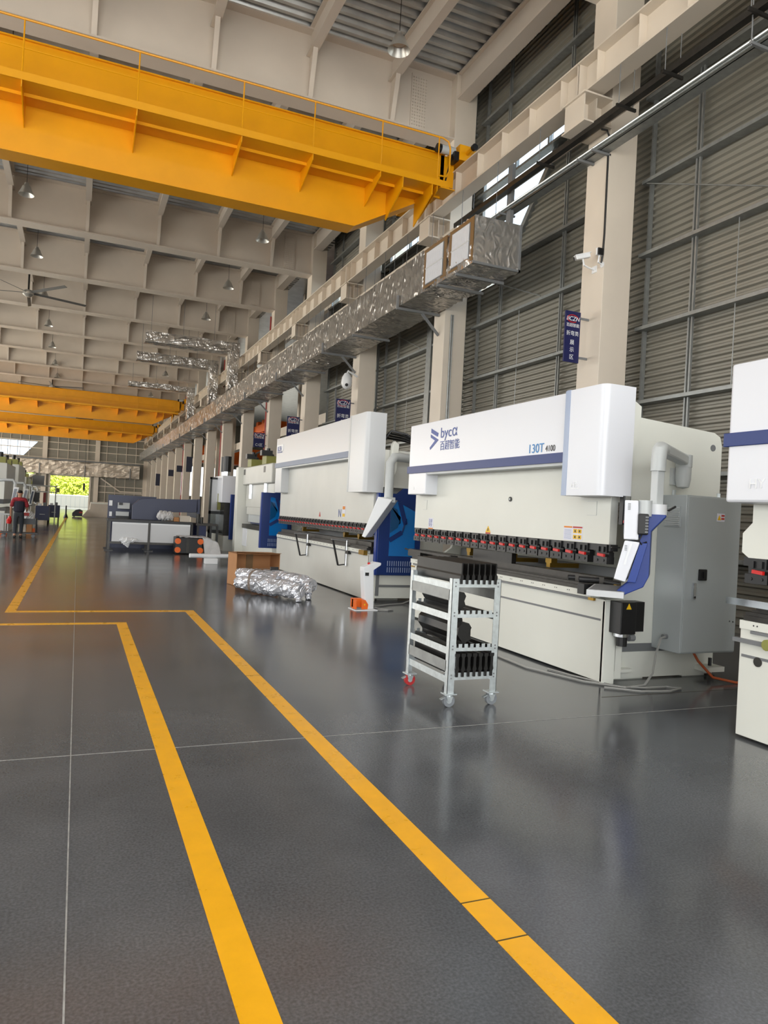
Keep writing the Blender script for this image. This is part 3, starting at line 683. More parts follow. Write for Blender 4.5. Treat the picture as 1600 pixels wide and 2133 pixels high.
# cameras
t = thing('security_camera', 'white bullet security camera on an arm at the column above the blue-striped press', 'camera', (8.2, 10.4, 6.1))
MB().bar((7.82, 10.42, 6.17), (8.06, 10.34, 6.24), .09, .085).build('housing', 'white', t, bevel=.01)
MB().bar((7.8, 10.42, 6.2), (8.07, 10.34, 6.28), .11, .012).build('sun_shield', 'white', t)
MB().cyl((7.8, 10.425, 6.155), (7.79, 10.43, 6.15), .03, 12).build('lens', 'black', t)
MB().tube([(7.95, 10.38, 6.17), (7.98, 10.38, 6.06), (8.1, 10.4, 6.04), (8.24, 10.42, 6.04)], .016, 8).build('arm', 'white', t)
B(8.235, 8.25, 10.36, 10.48, 5.98, 6.1).build('wall_plate', 'white', t)
t2 = thing('floodlight', 'small square black-faced light beside the bullet camera', 'light', (8.2, 10.2, 6.1))
B(8.08, 8.2, 10.13, 10.16, 6.2, 6.32).build('face', 'black', t2, bevel=.01); B(8.08, 8.2, 10.16, 10.2, 6.2, 6.32).build('body', 'white', t2)
MB().tube([(8.14, 10.18, 6.2), (8.14, 10.2, 6.09), (8.25, 10.22, 6.07)], .014, 8).build('arm', 'white', t2)
MB().cyl((8.24, 10.22, 6.07), (8.25, 10.22, 6.07), .05, 12).build('wall_plate', 'white', t2)
one('camera_cable', MB().tube([(8.24, 10.24, 6.1), (8.23, 10.2, 6.3), (8.235, 10.19, 6.6), (8.235, 10.2, 8.0), (8.235, 10.2, 8.32), (8.2, 10.22, 8.42), (8.1, 10.25, 8.43)], .018, 6), 'cableb', 'black cable running up the column from the bullet camera', 'cable')
t = thing('dome_camera', 'white dome camera hanging from an arm on the column with the second sign', 'camera', (7.87, 22.2, 5.6))
MB().lathe([(0, .3), (.08, .3), (.16, .16), (.18, .0), (.15, -.12), (.08, -.2), (0, -.22)], (7.87, 22.2, 5.72), 18).build('dome', 'white', t, smooth=True)
MB().cyl((7.82, 22.03, 5.62), (7.8, 22.0, 5.61), .05, 12).build('lens', 'black', t)
MB().tube([(7.87, 22.2, 6.0), (7.9, 22.2, 6.1), (8.1, 22.2, 6.02), (8.24, 22.2, 5.95)], .035, 8).build('arm', 'white', t)
# conduits on the second column
one('column_conduit', MB().cyl((8.42, YC(1)-.03, .2), (8.42, YC(1)-.03, 6.6), .022, 8).cyl((8.47, YC(1)-.03, .2), (8.47, YC(1)-.03, 6.6), .016, 8), 'galv', 'pair of galvanised conduits rising up the column behind the logo', 'conduit', kind='structure')

# ================================================================== PRESS BRAKES (fronts face -X)
def clamp_meshes(xf):
    a = MB(); a.box(xf-.02, xf+.06, -.075, .075, 1.245, 1.32); a.box(xf-.0, xf+.06, -.09, .09, 1.20, 1.25); a.box(xf-.03, xf+.06, -.095, .095, 1.135, 1.205); a.box(xf-.035, xf-.02, -.05, -.02, 1.25, 1.3); a.box(xf-.035, xf-.02, .02, .05, 1.25, 1.3)
    a.cyl((xf-.036, .04, 1.17), (xf-.02, .04, 1.17), .012, 8); a.cyl((xf-.036, -.05, 1.17), (xf-.02, -.05, 1.17), .012, 8)
    b = MB().bar((xf-.04, .02, 1.225), (xf-.045, -.075, 1.218), .022, .026)
    return a, b
def press_brake(label, xf, yn, yf, zc=2.82, body='mwhite', cov='cover', stripe='blue', box=.55, zs=(2.12, 2.22), zb=1.78, trim='trimblue', name='press_brake', rear=True, table=None, ram_z=1.32, clamps=None, seam=True, deep=1.57, right_box=True, ram_ext=.06):
    t = thing(name, label, 'press brake', (xf, (yn+yf)/2, 0))
    # lower beam
    ap = MB(); ap.box(xf, xf+.09, yn, yf, .02, .8); ap.box(xf+.09, xf+.25, yn+.02, yf-.02, .04, .8)
    a = ap.build('table_apron', body, t, bevel=.004)
    if seam: B(xf-.003, xf+.02, yn+.05, yf-.02, .595, .615).build('seam', 'mid', a)
    rl = B(xf-.012, xf+.1, yn+.2, yf, .8, .862).build('scale_rail', 'mwhite', t)
    hl = MB(); n = int((yf-yn)/.21)
    for i in range(n):
        for d in (0, .03): hl.cyl((xf-.014, yn+.32+i*.21+d, .835), (xf-.01, yn+.32+i*.21+d, .835), .006, 6)
    hl.build('screw_holes', 'black', rl, kind='stuff')
    B(xf-.02, xf+.0, yn+.22, yf-.1, .775, .797).build('rack_strip', 'mid', rl)
    tb = MB(); tb.box(xf-.0, xf+.26, yn+.12, yf-.02, .862, .9)
    for i in range(4): tb.box(xf+.02+i*.06, xf+.055+i*.06, yn+.12, yf-.02, .9, .925+.012*i)
    tb.box(xf+.09, xf+.2, yn+.14, yf-.05, .93, 1.0)
    tb.build('work_table', 'dark', t)
    B(xf, xf+.14, yn-.01, yn+.03, .0, .79).build('end_post', body, t, bevel=.004)
    # C frames
    for y in (yn+.16, yf-.22):
        x0, x1 = xf+.25, xf+deep
        f = MB().prism([(x0, .03), (x1, .03), (x1, 2.4), (x1-.03, 2.49), (x1-.11, 2.53), (x0+.1, 2.6), (x0-.05, 2.6), (x0-.05, 1.75), (x0+.15, 1.68), (x0+.32, 1.5), (x0+.38, 1.25), (x0+.3, 1.05), (x0+.15, .95), (x0, .92)], 'xz', y, y+.06)
        fr = f.build('side_frame', body, t, bevel=.006)
        MB().cyl((x1-.13, y-.004, 2.37), (x1-.13, y+.064, 2.37), .035, 14).build('lifting_hole', 'mid', fr)
        for xx in (x0, x1-.4): B(xx, xx+.4, y, y+.14, .0, .06).build('foot', body, fr)
        B(x0+.02, x1-.3, y-.006, y, .27, .35).build('seam_band', 'mid', fr)
    if rear:
        B(xf+.55, xf+.62, yn+.3, yf-.3, .3, .9).build('rear_beam', body, t)
        B(xf+1.0, xf+1.04, yn+.22, yf-.22, .2, 1.55).build('rear_panel', 'mwhite', t)
        B(xf+.3, xf+.8, yn+.22, yf-.22, 2.2, 2.45).build('tie_beam', body, t)
        g = MB()
        for yy in (yn+1.3, yn+2.1, yf-1.2): g.box(xf+.3, xf+.72, yy, yy+.07, 1.0, 1.05); g.box(xf+.3, xf+.38, yy-.02, yy+.09, 1.05, 1.1)
        g.build('back_gauge_fingers', 'brass', t, kind='stuff')
        B(xf+.7, xf+.8, yn+.25, yf-.25, .95, 1.05).build('back_gauge_beam', 'mid', t)
    # ram and covers
    B(xf+.05, xf+.14, yn+.05, yf+ram_ext, ram_z, zc-.2).build('ram', body, t, bevel=.004)
    ca = clamps or (.195, 19)
    A, L_ = clamp_meshes(xf+.05); first = None
    rb = B(xf+.045, xf+.135, yn+.02, yf+.04, ram_z-.06, ram_z+.004).build('clamp_rail', 'black', t)
    def place(y):
        nonlocal first
        if first is None:
            first = A.build('tool_clamp', 'black', t); L_.build('lever', 'red', first); first.location.y = y-t.location.y+ (t.location.y)
            first.location.y = y; first.location.z = ram_z-1.32
            return first
        c = copy_tree(first, t); c.location.y = y; return c
    # (clamp meshes are centred on y=0: shift from the thing's own origin)
    A.v = [(v[0], v[1]+t.location.y, v[2]) for v in A.v]; L_.v = [(v[0], v[1]+t.location.y, v[2]) for v in L_.v]
    pos = [yn+.13]+[yn+.41+i*(yf-.09-yn-.41)/(ca[1]-1) for i in range(ca[1])]
    for y in pos: place(y-t.location.y)
    ux = xf-.14
    uc = B(ux, xf+.05, yn+box-.1, yf-.05, zs[0]+.02, zc).build('upper_cover', cov, t, bevel=.006)
    B(ux-.012, ux+.03, yn+box-.08, yf-.01, zs[0], zs[1]).build('stripe', stripe, uc)
    B(ux+.01, xf+.05, yn+box, yf-.08, zs[0]-.03, zs[0]).build('drip_lip', 'lgrey', uc)
    lb = MB().box(ux, xf+.1, yf-.62, yf-.05, zb+.03, zs[0]); lb.build('lower_cover', cov, t, bevel=.01)
    if right_box:
        pr_ = rounded(xf-.2, xf+.16, yn-.09, yn+box-.1, .07, 'a')
        MB().prism(pr_, 'xy', zb, zc+.0).build('cylinder_cover', cov, t, smooth=True)
        tm = B(xf-.205, xf+.05, yn+box-.13, yn+box-.075, zb, zc+.004); tm.box(xf-.2, xf+.05, yn+box-.075, yn+box-.05, zb, zc); tm.build('trim_strip', trim, t)
    return t

# ------------------------------------------------------------------ the blue-striped press
XF, YN, YF = 4.63, 5.44, 9.75
m1 = press_brake('white press brake with blue stripe and arrow logo beside the tool trolley', XF, YN, YF)
P = m1
FX = XF-.1425
def lx(name, y0, y1, z0, z1, m, x=None, parent=P, t=.002):
    x = FX if x is None else x
    return B(x-t, x+.001, y0, y1, z0, z1).build(name, m, parent)
# arrow logo, lettering
lg = MB()
lg.prism([(9.02, 2.726), (8.80, 2.646), (8.82, 2.598), (9.02, 2.668)], 'yz', FX-.002, FX+.001)
lg.prism([(9.03, 2.645), (8.79, 2.553), (9.03, 2.43), (9.045, 2.462), (8.895, 2.551), (9.03, 2.603)], 'yz', FX-.002, FX+.001)
lg.build('arrow_logo', 'logo', P)
text('lettering', 'bycα', .2, (FX-.001, 8.74, 2.575), '-x', 'logo', P, .001, sx=1.18)
text('lettering', '百超智能', .138, (FX-.001, 8.74, 2.415), '-x', 'logo', P, .001)
text('lettering', '130T', .138, (FX-.001, 6.64, 2.244), '-x', 'skyblue', P, .001, sx=1.02)
text('lettering', '4100', .09, (FX-.001, 6.32, 2.246), '-x', 'black', P, .001, sx=.95)
text('lettering', 'HE', .075, (XF-.2005, 5.78, 1.86), '-x', 'white', P, .004)
lx('emblem_underline', 5.66, 5.79, 1.845, 1.852, 'white', XF-.2)
text('lettering', 'H', .06, (FX+.0035, 9.52, 1.88), '-x', 'white', P, .003)
RX = XF+.049
# safety labels on the ram
lb = lx('safety_label', 5.885, 6.19, 1.335, 1.48, 'paper', RX)
lx('label_head', 6.05, 6.185, 1.462, 1.478, 'labelO', RX-.001, lb); lx('label_head', 5.89, 6.04, 1.462, 1.478, 'labelR', RX-.001, lb)
for y in (5.9, 5.97):
    for z in (1.35, 1.41): lx('pictogram', y, y+.06, z, z+.042, 'labelY', RX-.001, lb)
for i in range(8): lx('print_line', 6.06, 6.175, 1.35+i*.013, 1.354+i*.013, 'trimblue', RX-.001, lb)
for y in (5.92, 5.99):
    for z in (1.36, 1.42): lx('symbol', y, y+.02, z, z+.022, 'black', RX-.0022, lb)
wt = MB().prism([(7.755, 1.345), (7.635, 1.345), (7.695, 1.425)], 'yz', RX-.002, RX+.001).build('warning_triangle', 'labelY', P)
lx('warning_foot', 7.64, 7.75, 1.326, 1.343, 'labelR', RX, wt); lx('symbol', 7.685, 7.705, 1.36, 1.395, 'black', RX-.001, wt)
sl = lx('safety_label', 9.2, 9.34, 1.34, 1.48, 'paper', RX)
text('lettering', '注意', .055, (RX-.003, 9.33, 1.42), '-x', 'logo', sl, .0005); text('lettering', '安全', .055, (RX-.003, 9.33, 1.365), '-x', 'logo', sl, .0005)
lx('label_foot', 9.2, 9.34, 1.325, 1.34, 'labelO', RX, sl)
MB().cyl((RX, 7.226, 1.755), (RX-.012, 7.226, 1.755), .028, 16).build('plug', 'black', P)
MB().cyl((RX-.012, 7.226, 1.755), (RX-.016, 7.226, 1.755), .012, 10).build('plug_centre', 'lgrey', P)
for (y0, y1) in ((5.69, 5.83), (9.42, 9.54)):
    q = lx('access_plate', y0, y1, 1.6, 1.735, 'mwhite', RX, t=.004); lx('plate_edge', y0-.003, y1+.003, 1.597, 1.738, 'lgrey', RX, q, t=.0015)
# linear guide under the cover, blue bracket, limit screw
gd = B(4.7, 4.79, 5.345, 5.395, 1.52, 1.79).build('guide_back', 'black', P)
B(4.715, 4.775, 5.335, 5.35, 1.54, 1.79).build('guide_rail', 'chrome', gd); B(4.705, 4.77, 5.33, 5.34, 1.535, 1.56).build('guide_stop', 'red', gd)
for z in (1.66, 1.72): MB().cyl((4.745, 5.34, z), (4.745, 5.31, z), .018, 10).build('guide_roller', 'mid', gd)
B(4.79, 5.0, 5.37, 5.42, 1.52, 1.72).build('guide_bracket', 'cblue', P)
MB().cyl((4.66, 5.43, 1.30), (4.76, 5.43, 1.30), .008, 8).build('limit_screw', 'black', P)
# grille seen in the throat
th = B(4.93, 4.96, 5.45, 5.5, 1.05, 1.55).build('throat_guard', 'mid', P)
for i in range(4): B(4.925, 4.935, 5.44, 5.46, 1.16+i*.09, 1.21+i*.09).build('guard_slot', 'dark', th)
# crowning motor under the table end
mo = B(4.68, 4.86, 5.27, 5.43, .5, .8).build('crowning_motor', 'black', P, bevel=.006)
B(4.86, 4.98, 5.3, 5.43, .52, .8).build('motor_fins', 'black', mo)
MB().prism([(4.735, .735), (4.795, .735), (4.765, .79)], 'xz', 5.267, 5.271).build('warning_triangle', 'labelY', mo)
MB().cyl((4.77, 5.35, .5), (4.77, 5.35, .38), .05, 12).build('coupling', 'black', mo); MB().cyl((4.83, 5.33, .46), (4.89, 5.33, .46), .035, 10).build('gland', 'mid', mo)
MB().cyl((4.76, 5.35, .5), (4.76, 5.35, .47), .07, 12).build('motor_flange', 'chrome', mo)
cv = MB()
for i in range(26): cv.box(4.76, 4.8, 5.46, 5.48, .12+i*.0095, .126+i*.0095)
cv.build('flexible_conduit', 'lgrey', P, kind='stuff')
# front support and stops on the table
sp = B(4.52, 4.66, 5.62, 5.72, .83, .93).build('front_stop', 'black', P); MB().cyl((4.5, 5.68, .97), (4.66, 5.58, .97), .03, 12).build('stop_roller', 'black', sp); MB().cyl((4.5, 5.85, .97), (4.56, 5.82, .97), .028, 12).build('stop_knob', 'black', sp)
MB().cyl((4.7, 5.55, .96), (4.78, 5.42, .95), .03, 12).build('stop_motor', 'black', sp)
B(4.72, 4.77, 5.4, 5.44, .9, .95).build('brass_block', 'brass', P)
B(4.605, 4.63, 5.58, 5.66, .775, .8).build('rack_end', 'brass', P)
B(4.6, 4.78, 9.4, 9.82, .9, .98).build('end_carriage_block', 'blacksteel', P); MB().cyl((4.66, 9.8, .97), (4.66, 10.05, .99), .012, 8).build('end_spindle', 'dark', P)
MB().bar((4.5, 8.2, .995), (4.56, 9.6, 1.0), .1, .03).build('support_arm', 'blacksteel', P)
B(4.53, 4.56, 8.55, 8.6, .92, 1.0).build('arm_pin', 'chrome', P)
B(4.62, 4.63, 9.62, 9.74, .74, .76).build('rack_end', 'brass', P)
# tool left in the die holder, silver die set on the table
B(4.72, 4.78, 7.2, 8.1, 1.0, 1.12).build('upper_tool', 'blacksteel', P)
# electrical cabinet on the side frame
cb = B(5.37, 6.09, 5.23, 5.6, .31, 1.84).build('electrical_cabinet', 'grey', P, bevel=.008)
B(5.385, 6.08, 5.222, 5.23, .325, 1.825).build('cabinet_door', 'grey', cb, bevel=.003)
vt = B(5.362, 5.371, 5.3, 5.5, 1.53, 1.73).build('vent_frame', 'grey', cb)
for i in range(9): B(5.356, 5.366, 5.31, 5.49, 1.545+i*.02, 1.555+i*.02).build('vent_slat', 'lgrey', vt)
sw = B(5.55, 5.65, 5.2, 5.222, 1.02, 1.13).build('isolator', 'black', cb, bevel=.008); B(5.59, 5.61, 5.185, 5.2, 1.045, 1.105).build('isolator_handle', 'black', sw)
hd = B(5.475, 5.51, 5.19, 5.222, .84, 1.0).build('door_handle', 'chrome', cb, bevel=.008); MB().cyl((5.49, 5.185, .86), (5.49, 5.19, .86), .01, 8).build('lock', 'black', hd)
lbq = B(5.76, 5.86, 5.219, 5.222, 1.6, 1.68).build('shock_label', 'paper', cb)
MB().prism([(5.765, 1.615), (5.81, 1.615), (5.7875, 1.665)], 'xz', 5.2165, 5.219).build('triangle', 'labelY', lbq)
for z in (1.62, 1.65): B(5.815, 5.855, 5.217, 5.2195, z, z+.018).build('label_text', 'labelR', lbq)
for x in (5.42, 6.02): MB().cyl((x, 5.45, 1.84), (x, 5.45, 1.89), .018, 8).build('eye_bolt', 'zinc', cb)
MB().cyl((5.37, 5.4, .45), (5.32, 5.4, .45), .024, 10).build('cable_gland', 'mid', cb)
# lower side skirt, feet
B(4.77, 6.2, 5.585, 5.6, .015, .27).build('side_skirt', 'mwhite', P)
B(4.88, 5.06, 5.5, 5.585, .09, .12).build('front_bracket', 'mwhite', P)
for x in (5.95,):
    f = B(x, x+.24, 5.42, 5.6, .07, .12).build('levelling_bracket', 'mwhite', P); MB().cyl((x+.12, 5.5, .02), (x+.12, 5.5, .2), .018, 8).build('levelling_screw', 'black', f)
    MB().cyl((x+.12, 5.5, .0), (x+.12, 5.5, .03), .05, 14).build('pad', 'dark', f)
# cylinder housing edge behind the cover
MB().prism([(4.8, 2.05), (4.93, 2.4), (4.93, 2.66), (4.86, 2.7), (4.8, 2.7)], 'xz', 5.42, 5.5).build('cylinder_bracket', 'mwhite', P)
# swivel arm with console
mt = B(5.5, 5.66, 5.56, 5.6, 1.95, 2.12).build('arm_mount', 'lgrey', P)
MB().lathe([(0, -.12), (.06, -.1), (.075, -.02), (.075, .1), (.08, .1), (.08, .22), (0, .24)], (5.58, 5.5, 2.03), 18).build('arm_swivel', 'lgrey', mt, smooth=True)
am = MB().bar((5.58, 5.5, 2.2), (4.68, 4.88, 2.2), .11, .1).build('swivel_arm', 'lgrey', P, bevel=.02)
el = MB().tube([(4.75, 4.93, 2.2), (4.67, 4.875, 2.2), (4.64, 4.855, 2.18), (4.63, 4.85, 2.1), (4.63, 4.85, 2.0)], .065, 14).build('arm_elbow', 'lgrey', am, smooth=True)
ps = B(4.59, 4.67, 4.81, 4.89, 1.7, 2.05).build('arm_post', 'lgrey', P, bevel=.008)
MB().cyl((4.63, 4.85, 1.62), (4.63, 4.85, 1.71), .088, 20).build('swivel_flange', 'white', ps, smooth=True)
MB().bar((4.72, 4.8, 1.66), (4.78, 4.78, 1.70), .02, .016).build('clamp_lever', 'black', ps)
CM = Matrix.Translation((4.63, 4.85, 0)) @ Matrix.Rotation(-.78, 4, 'Z')      # console turned towards the middle of the press
cn = MB().prism([(-.14, 1.62), (.085, 1.62), (.085, 1.605), (-.03, 1.47), (-.03, 1.08), (-.07, .99), (-.27, .885), (-.3, .93), (-.17, 1.05), (-.12, 1.39)], 'xz', -.12, .34).xf(CM).build('console_back', 'cblue', P, bevel=.008)
up = MB().prism([(-.245, 1.395), (-.125, 1.395), (-.14, 1.73), (-.25, 1.73)], 'xz', -.21, .48).xf(CM).build('screen_unit', 'cover', cn, bevel=.008)
MB().prism([(-.31, 1.05), (-.215, 1.03), (-.11, 1.375), (-.235, 1.385)], 'xz', -.21, .48).xf(CM).build('keypad_unit', 'cover', cn, bevel=.008)
B(-.254, -.24, -.15, .42, 1.44, 1.7).xf(CM).build('screen', 'screen', cn)
MB().cyl((-.085, -.15, 1.6), (-.085, -.15, 1.735), .055, 16).xf(CM).build('signal_tube', 'lgrey', cn, smooth=True)
MB().box(-.135, -.05, -.235, -.17, 1.44, 1.62).xf(CM).build('control_pendant', 'black', cn, bevel=.012)
for i in range(6): B(-.075, -.05, -.24, -.23, 1.46+i*.025, 1.472+i*.025).xf(CM).build('pendant_key', 'mid', cn)
MB().tube([(-.1, -.2, 1.44), (-.12, -.22, 1.39), (-.1, -.2, 1.36), (-.06, -.16, 1.38)], .007, 6).xf(CM).build('pendant_lead', 'cableb', cn)
MB().prism([(-.19, 1.36), (-.17, 1.36), (-.205, 1.24), (-.215, 1.18), (-.235, 1.18)], 'xz', -.222, -.21).xf(CM).build('document_pocket', 'white', cn)
for i in range(5):
    B(-.222, -.2, -.214, -.209, 1.65+i*.012, 1.655+i*.012).xf(CM).build('vent_slot', 'mid', cn); B(-.232, -.212, -.214, -.209, 1.3+i*.01, 1.304+i*.01).xf(CM).build('vent_slot', 'mid', cn)
MB().prism([(-.2, 1.03), (-.11, 1.37), (-.05, 1.37), (-.13, 1.03)], 'xz', -.2, -.12).xf(CM).build('tilt_bracket', 'cblue', cn, bevel=.004)
B(-.53, -.22, -.21, .5, .885, .94).xf(CM).build('keyboard_tray', 'cover2', cn, bevel=.004)
B(-.51, -.24, -.19, .48, .94, .943).xf(CM).build('tray_mat', 'mid', cn)

# ------------------------------------------------------------------ the press at the picture edge, the grey-striped press and the guarded presses behind it
m0 = press_brake('white press brake with blue stripe wrapped round its end, cut by the frame', 4.55, -.6, 3.86, zc=2.74, zs=(2.13, 2.225), zb=1.72, clamps=(.2, 17), right_box=False, ram_ext=-.1)
FX0 = 4.55-.1425
B(4.395, 4.7, 3.3, 3.92, 1.72, 2.74).build('end_cover', 'cover', m0, bevel=.02)
B(4.38, 4.7, 3.3, 3.95, 2.13, 2.23).build('end_stripe', 'blue', m0, bevel=.004)
text('lettering', 'HY', .1, (4.394, 3.72, 1.82), '-x', 'white', m0, .005)
MB().prism([(3.86, 1.32), (3.92, 1.36), (3.92, 1.5), (3.84, 1.58), (3.84, 1.9), (3.5, 1.9), (3.5, 1.32)], 'yz', 4.594, 4.695).build('ram_end', 'mwhite', m0)
B(4.52, 4.56, 3.5, 3.9, .7, .73).build('rack', 'mid', m0); MB().cyl((4.53, 3.6, .72), (4.5, 3.6, .72), .04, 12).build('index_knob', 'oil', m0)
MB().cyl((4.551, 3.7, .58), (4.545, 3.7, .58), .035, 14).build('port', 'dark', m0)
B(4.5, 4.53, 3.5, 3.96, .97, 1.02).build('front_rail', 'chrome', m0)

m2 = press_brake('white press brake with slate-grey stripe and navy side guard', 4.62, 11.42, 17.6, zc=3.22, body='mgrey', cov='cover2', stripe='stripegrey', box=.8, zs=(2.5, 2.61), zb=1.86, trim='lgrey', clamps=(.2, 29), seam=False, deep=1.5)
P2 = m2
B(4.47, 4.66, 16.9, 17.5, 2.9, 3.05).build('name_plate', 'white', P2)
text('lettering', 'BLSN', .17, (4.468, 17.42, 2.9), '-x', 'logo', P2, .002); B(4.464, 4.47, 17.0, 17.4, 2.86, 2.88).build('plate_line', 'logo', P2)
text('lettering', 'N', .22, (4.668, 13.25, 1.4), '-x', 'logo', P2, .002)
q = B(4.664, 4.669, 12.85, 13.0, 1.4, 1.62).build('safety_label', 'paper', P2)
B(4.661, 4.665, 12.86, 12.99, 1.55, 1.61).build('label_head', 'labelO', q); B(4.661, 4.665, 12.86, 12.99, 1.41, 1.47).build('label_foot', 'labelY', q)
MB().prism([(14.45, 1.38), (14.35, 1.38), (14.4, 1.48)], 'yz', 4.664, 4.67).build('warning_triangle', 'labelR', P2)
sl_ = B(4.44, 4.46, 11.36, 11.5, 1.9, 2.1).build('cover_slot', 'black', P2)
B(4.78, 4.84, 11.335, 11.36, 1.95, 2.35).build('guide_window', 'black', P2)
def guard(parent, x0, x1, y, z0, z1, hump=True):
    """navy side guard with tinted windows, facing -Y"""
    w = x1-x0
    poly = [(x0, z0), (x1, z0), (x1, z1+.1)] + ([(x0+w*.55, z1+.1), (x0+w*.4, z1)] if hump else []) + [(x0, z1)]
    g = MB().prism(poly, 'xz', y, y+.06).build('side_guard', 'dblue', parent, bevel=.006)
    B(x0-.03, x0, y, y+.1, z0, z1).build('guard_edge', 'cblue', g)
    a, b = x0+w*.26, x0+w*.86
    wn_ = MB().prism([(a, z0+.33), (b, z0+.33), (b, z1-.3), (a+.08, z1-.12), (a, z1-.12)], 'xz', y-.008, y+.002).build('tinted_window', 'cyan', g)
    MB().prism([(a, z0+.72), (a+w*.18, z0+.82), (a+w*.24, z0+1.0), (a+w*.24, z1-.5), (a+w*.15, z1-.27), (a, z1-.22)], 'xz', y-.011, y-.008).build('dark_glass', 'cyand', wn_)
    for (xa, za), (xb, zb_) in zip([(a, z0+.6), (a+w*.28, z0+.74), (a+w*.36, z0+.98), (a+w*.36, z1-.52)], [(a+w*.28, z0+.74), (a+w*.36, z0+.98), (a+w*.36, z1-.52), (a+w*.2, z1-.14)]):
        MB().bar((xa, y-.012, za), (xb, y-.012, zb_), .008, w*.1).build('window_band', 'dblue', wn_)
    for i in range(12):
        xx = x0+w*.24+i*w*.62/12
        for zz in (z0+.05, z0+.16): B(xx, xx+.012, y-.004, y+.002, zz, zz+.085).build('vent_slot', 'trimblue', g)
    return g
guard(P2, 4.72, 5.52, 11.3, .46, 1.86)
B(4.75, 5.9, 11.36, 11.42, .06, .46).build('lower_side', 'mwhite', P2); B(4.8, 5.9, 11.35, 11.365, .25, .29).build('side_band', 'mid', P2)
B(4.74, 4.8, 11.35, 11.37, .1, .46).build('corner_strip', 'mid', P2)
B(4.78, 5.6, 11.32, 11.42, 1.96, 2.6).build('upper_side', 'mgrey', P2)
MB().prism([(4.86, 2.05), (4.96, 2.25), (4.98, 2.7), (4.9, 2.75), (4.86, 2.68)], 'xz', 11.2, 11.3).build('lifting_lug', 'mwhite', P2, bevel=.01)
ph = MB()
for i in range(4): ph.tube([(4.8, 11.6+i*.12, 2.7), (4.95, 11.5+i*.1, 2.95-.03*i), (5.2, 11.4, 2.9-.04*i), (5.5, 11.35, 2.7), (5.9, 11.4, 2.62)], .022, 6)
ph.build('hydraulic_hoses', 'black', P2, kind='stuff'); B(5.4, 5.8, 11.3, 11.6, 2.6, 2.72).build('valve_block', 'redp', P2)
for yb in (14.95, 12.5):
    f = B(4.3, 4.62, yb-.03, yb+.03, .98, 1.0).build('front_support', 'mid', P2)
    MB().bar((4.33, yb, .98), (4.45, yb, .52), .03, .03).build('support_leg', 'black', f); MB().bar((4.45, yb, .52), (4.6, yb, .54), .03, .02).build('support_foot', 'black', f)
    MB().cyl((4.585, yb-.04, .52), (4.585, yb-.04, .98), .022, 10).build('support_rod', 'chrome', f); B(4.56, 4.62, yb-.2, yb-.06, .74, .8).build('clamp_block', 'blacksteel', f)
B(4.55, 4.62, 11.5, 11.75, .78, .86).build('rack_end', 'brass', P2)
# hanging control panel of the grey-striped press
pa = MB().tube([(5.7, 11.35, 2.45), (4.95, 11.0, 2.46), (4.78, 10.92, 2.45), (4.7, 10.9, 2.35), (4.7, 10.9, 1.75)], .075, 12).build('swivel_arm', 'lgrey', P2, smooth=True)
MB().prism([(-.14, 1.78), (.1, 1.74), (-.32, 1.1), (-.38, 1.12)], 'xz', -.16, .3).xf(Matrix.Translation((4.7, 10.9, 0)) @ Matrix.Rotation(-.62, 4, 'Z')).build('control_panel', 'white', P2, bevel=.01)
B(4.62, 4.78, 10.8, 11.0, 1.7, 1.78).build('panel_neck', 'lgrey', P2)

def guarded_press(name, label, xf, y0, y1, zc):
    t = thing(name, label, 'press brake', (xf, (y0+y1)/2, 0))
    B(xf+.1, xf+.3, y0, y1, .0, .85).build('table_apron', 'mwhite', t, bevel=.006); B(xf+.05, xf+.35, y0, y1, .85, .98).build('work_table', 'dark', t)
    B(xf+.08, xf+.3, y1-.9, y1-.3, .3, .86).build('front_housing', 'cover', t, bevel=.01)
    B(xf-.15, xf+1.4, y1-.35, y1, 0, zc).build('far_frame', 'mwhite', t, bevel=.02)
    B(xf+.35, xf+1.5, y0, y0+.15, 0, zc-.05).build('near_frame', 'mwhite', t, bevel=.02)
    B(xf+.12, xf+.3, y0+.2, y1-.4, 1.5, zc-.45).build('ram', 'mgrey', t, bevel=.01)
    B(xf+.14, xf+.28, y0+.25, y1-.5, 1.28, 1.5).build('punch_beam', 'mgrey', t); B(xf+.18, xf+.24, y0+.3, y1-.6, 1.05, 1.28).build('punch', 'lgrey', t)
    B(xf-.0, xf+.45, y0+.1, y1-.35, zc-.55, zc-.02).build('top_beam', 'mgrey', t, bevel=.03)
    for y in (y0+1.0, y1-1.2):
        c = MB().cyl((xf+.1, y, 1.75), (xf+.1, y, zc-.5), .07, 14).build('cylinder', 'chrome', t, smooth=True)
        v = B(xf, xf+.35, y-.25, y+.25, zc-.02, zc+.2).build('valve_block', 'oil', t)
        MB().cyl((xf+.1, y, zc+.2), (xf+.1, y, zc+.42), .05, 10).cyl((xf-.1, y-.2, zc+.25), (xf+.3, y+.3, zc+.25), .05, 8).box(xf-.15, xf+.15, y-.3, y-.1, zc+.2, zc+.34).build('valve_fittings', 'black', v)
    MB().tube([(xf+.1, y0+1.3, zc+.2), (xf+.1, y0+1.6, zc+.4), (xf+.1, y1-1.6, zc+.36), (xf+.1, y1-1.3, zc+.2)], .03, 6).build('oil_pipe', 'dark', t)
    for y in (y0+.8, y1-.7): B(xf-.006, xf, y, y+.2, zc-.25, zc-.08).build('sight_window', 'black', t)
    MB().cyl((xf+.25, y0-.012, zc-.45), (xf+.25, y0+.01, zc-.45), .1, 16).build('port', 'black', t)
    B(xf+.3, xf+.5, y0+.3, y1-.4, 1.0, zc-.3).build('rear_wall', 'dblue', t)
    return t
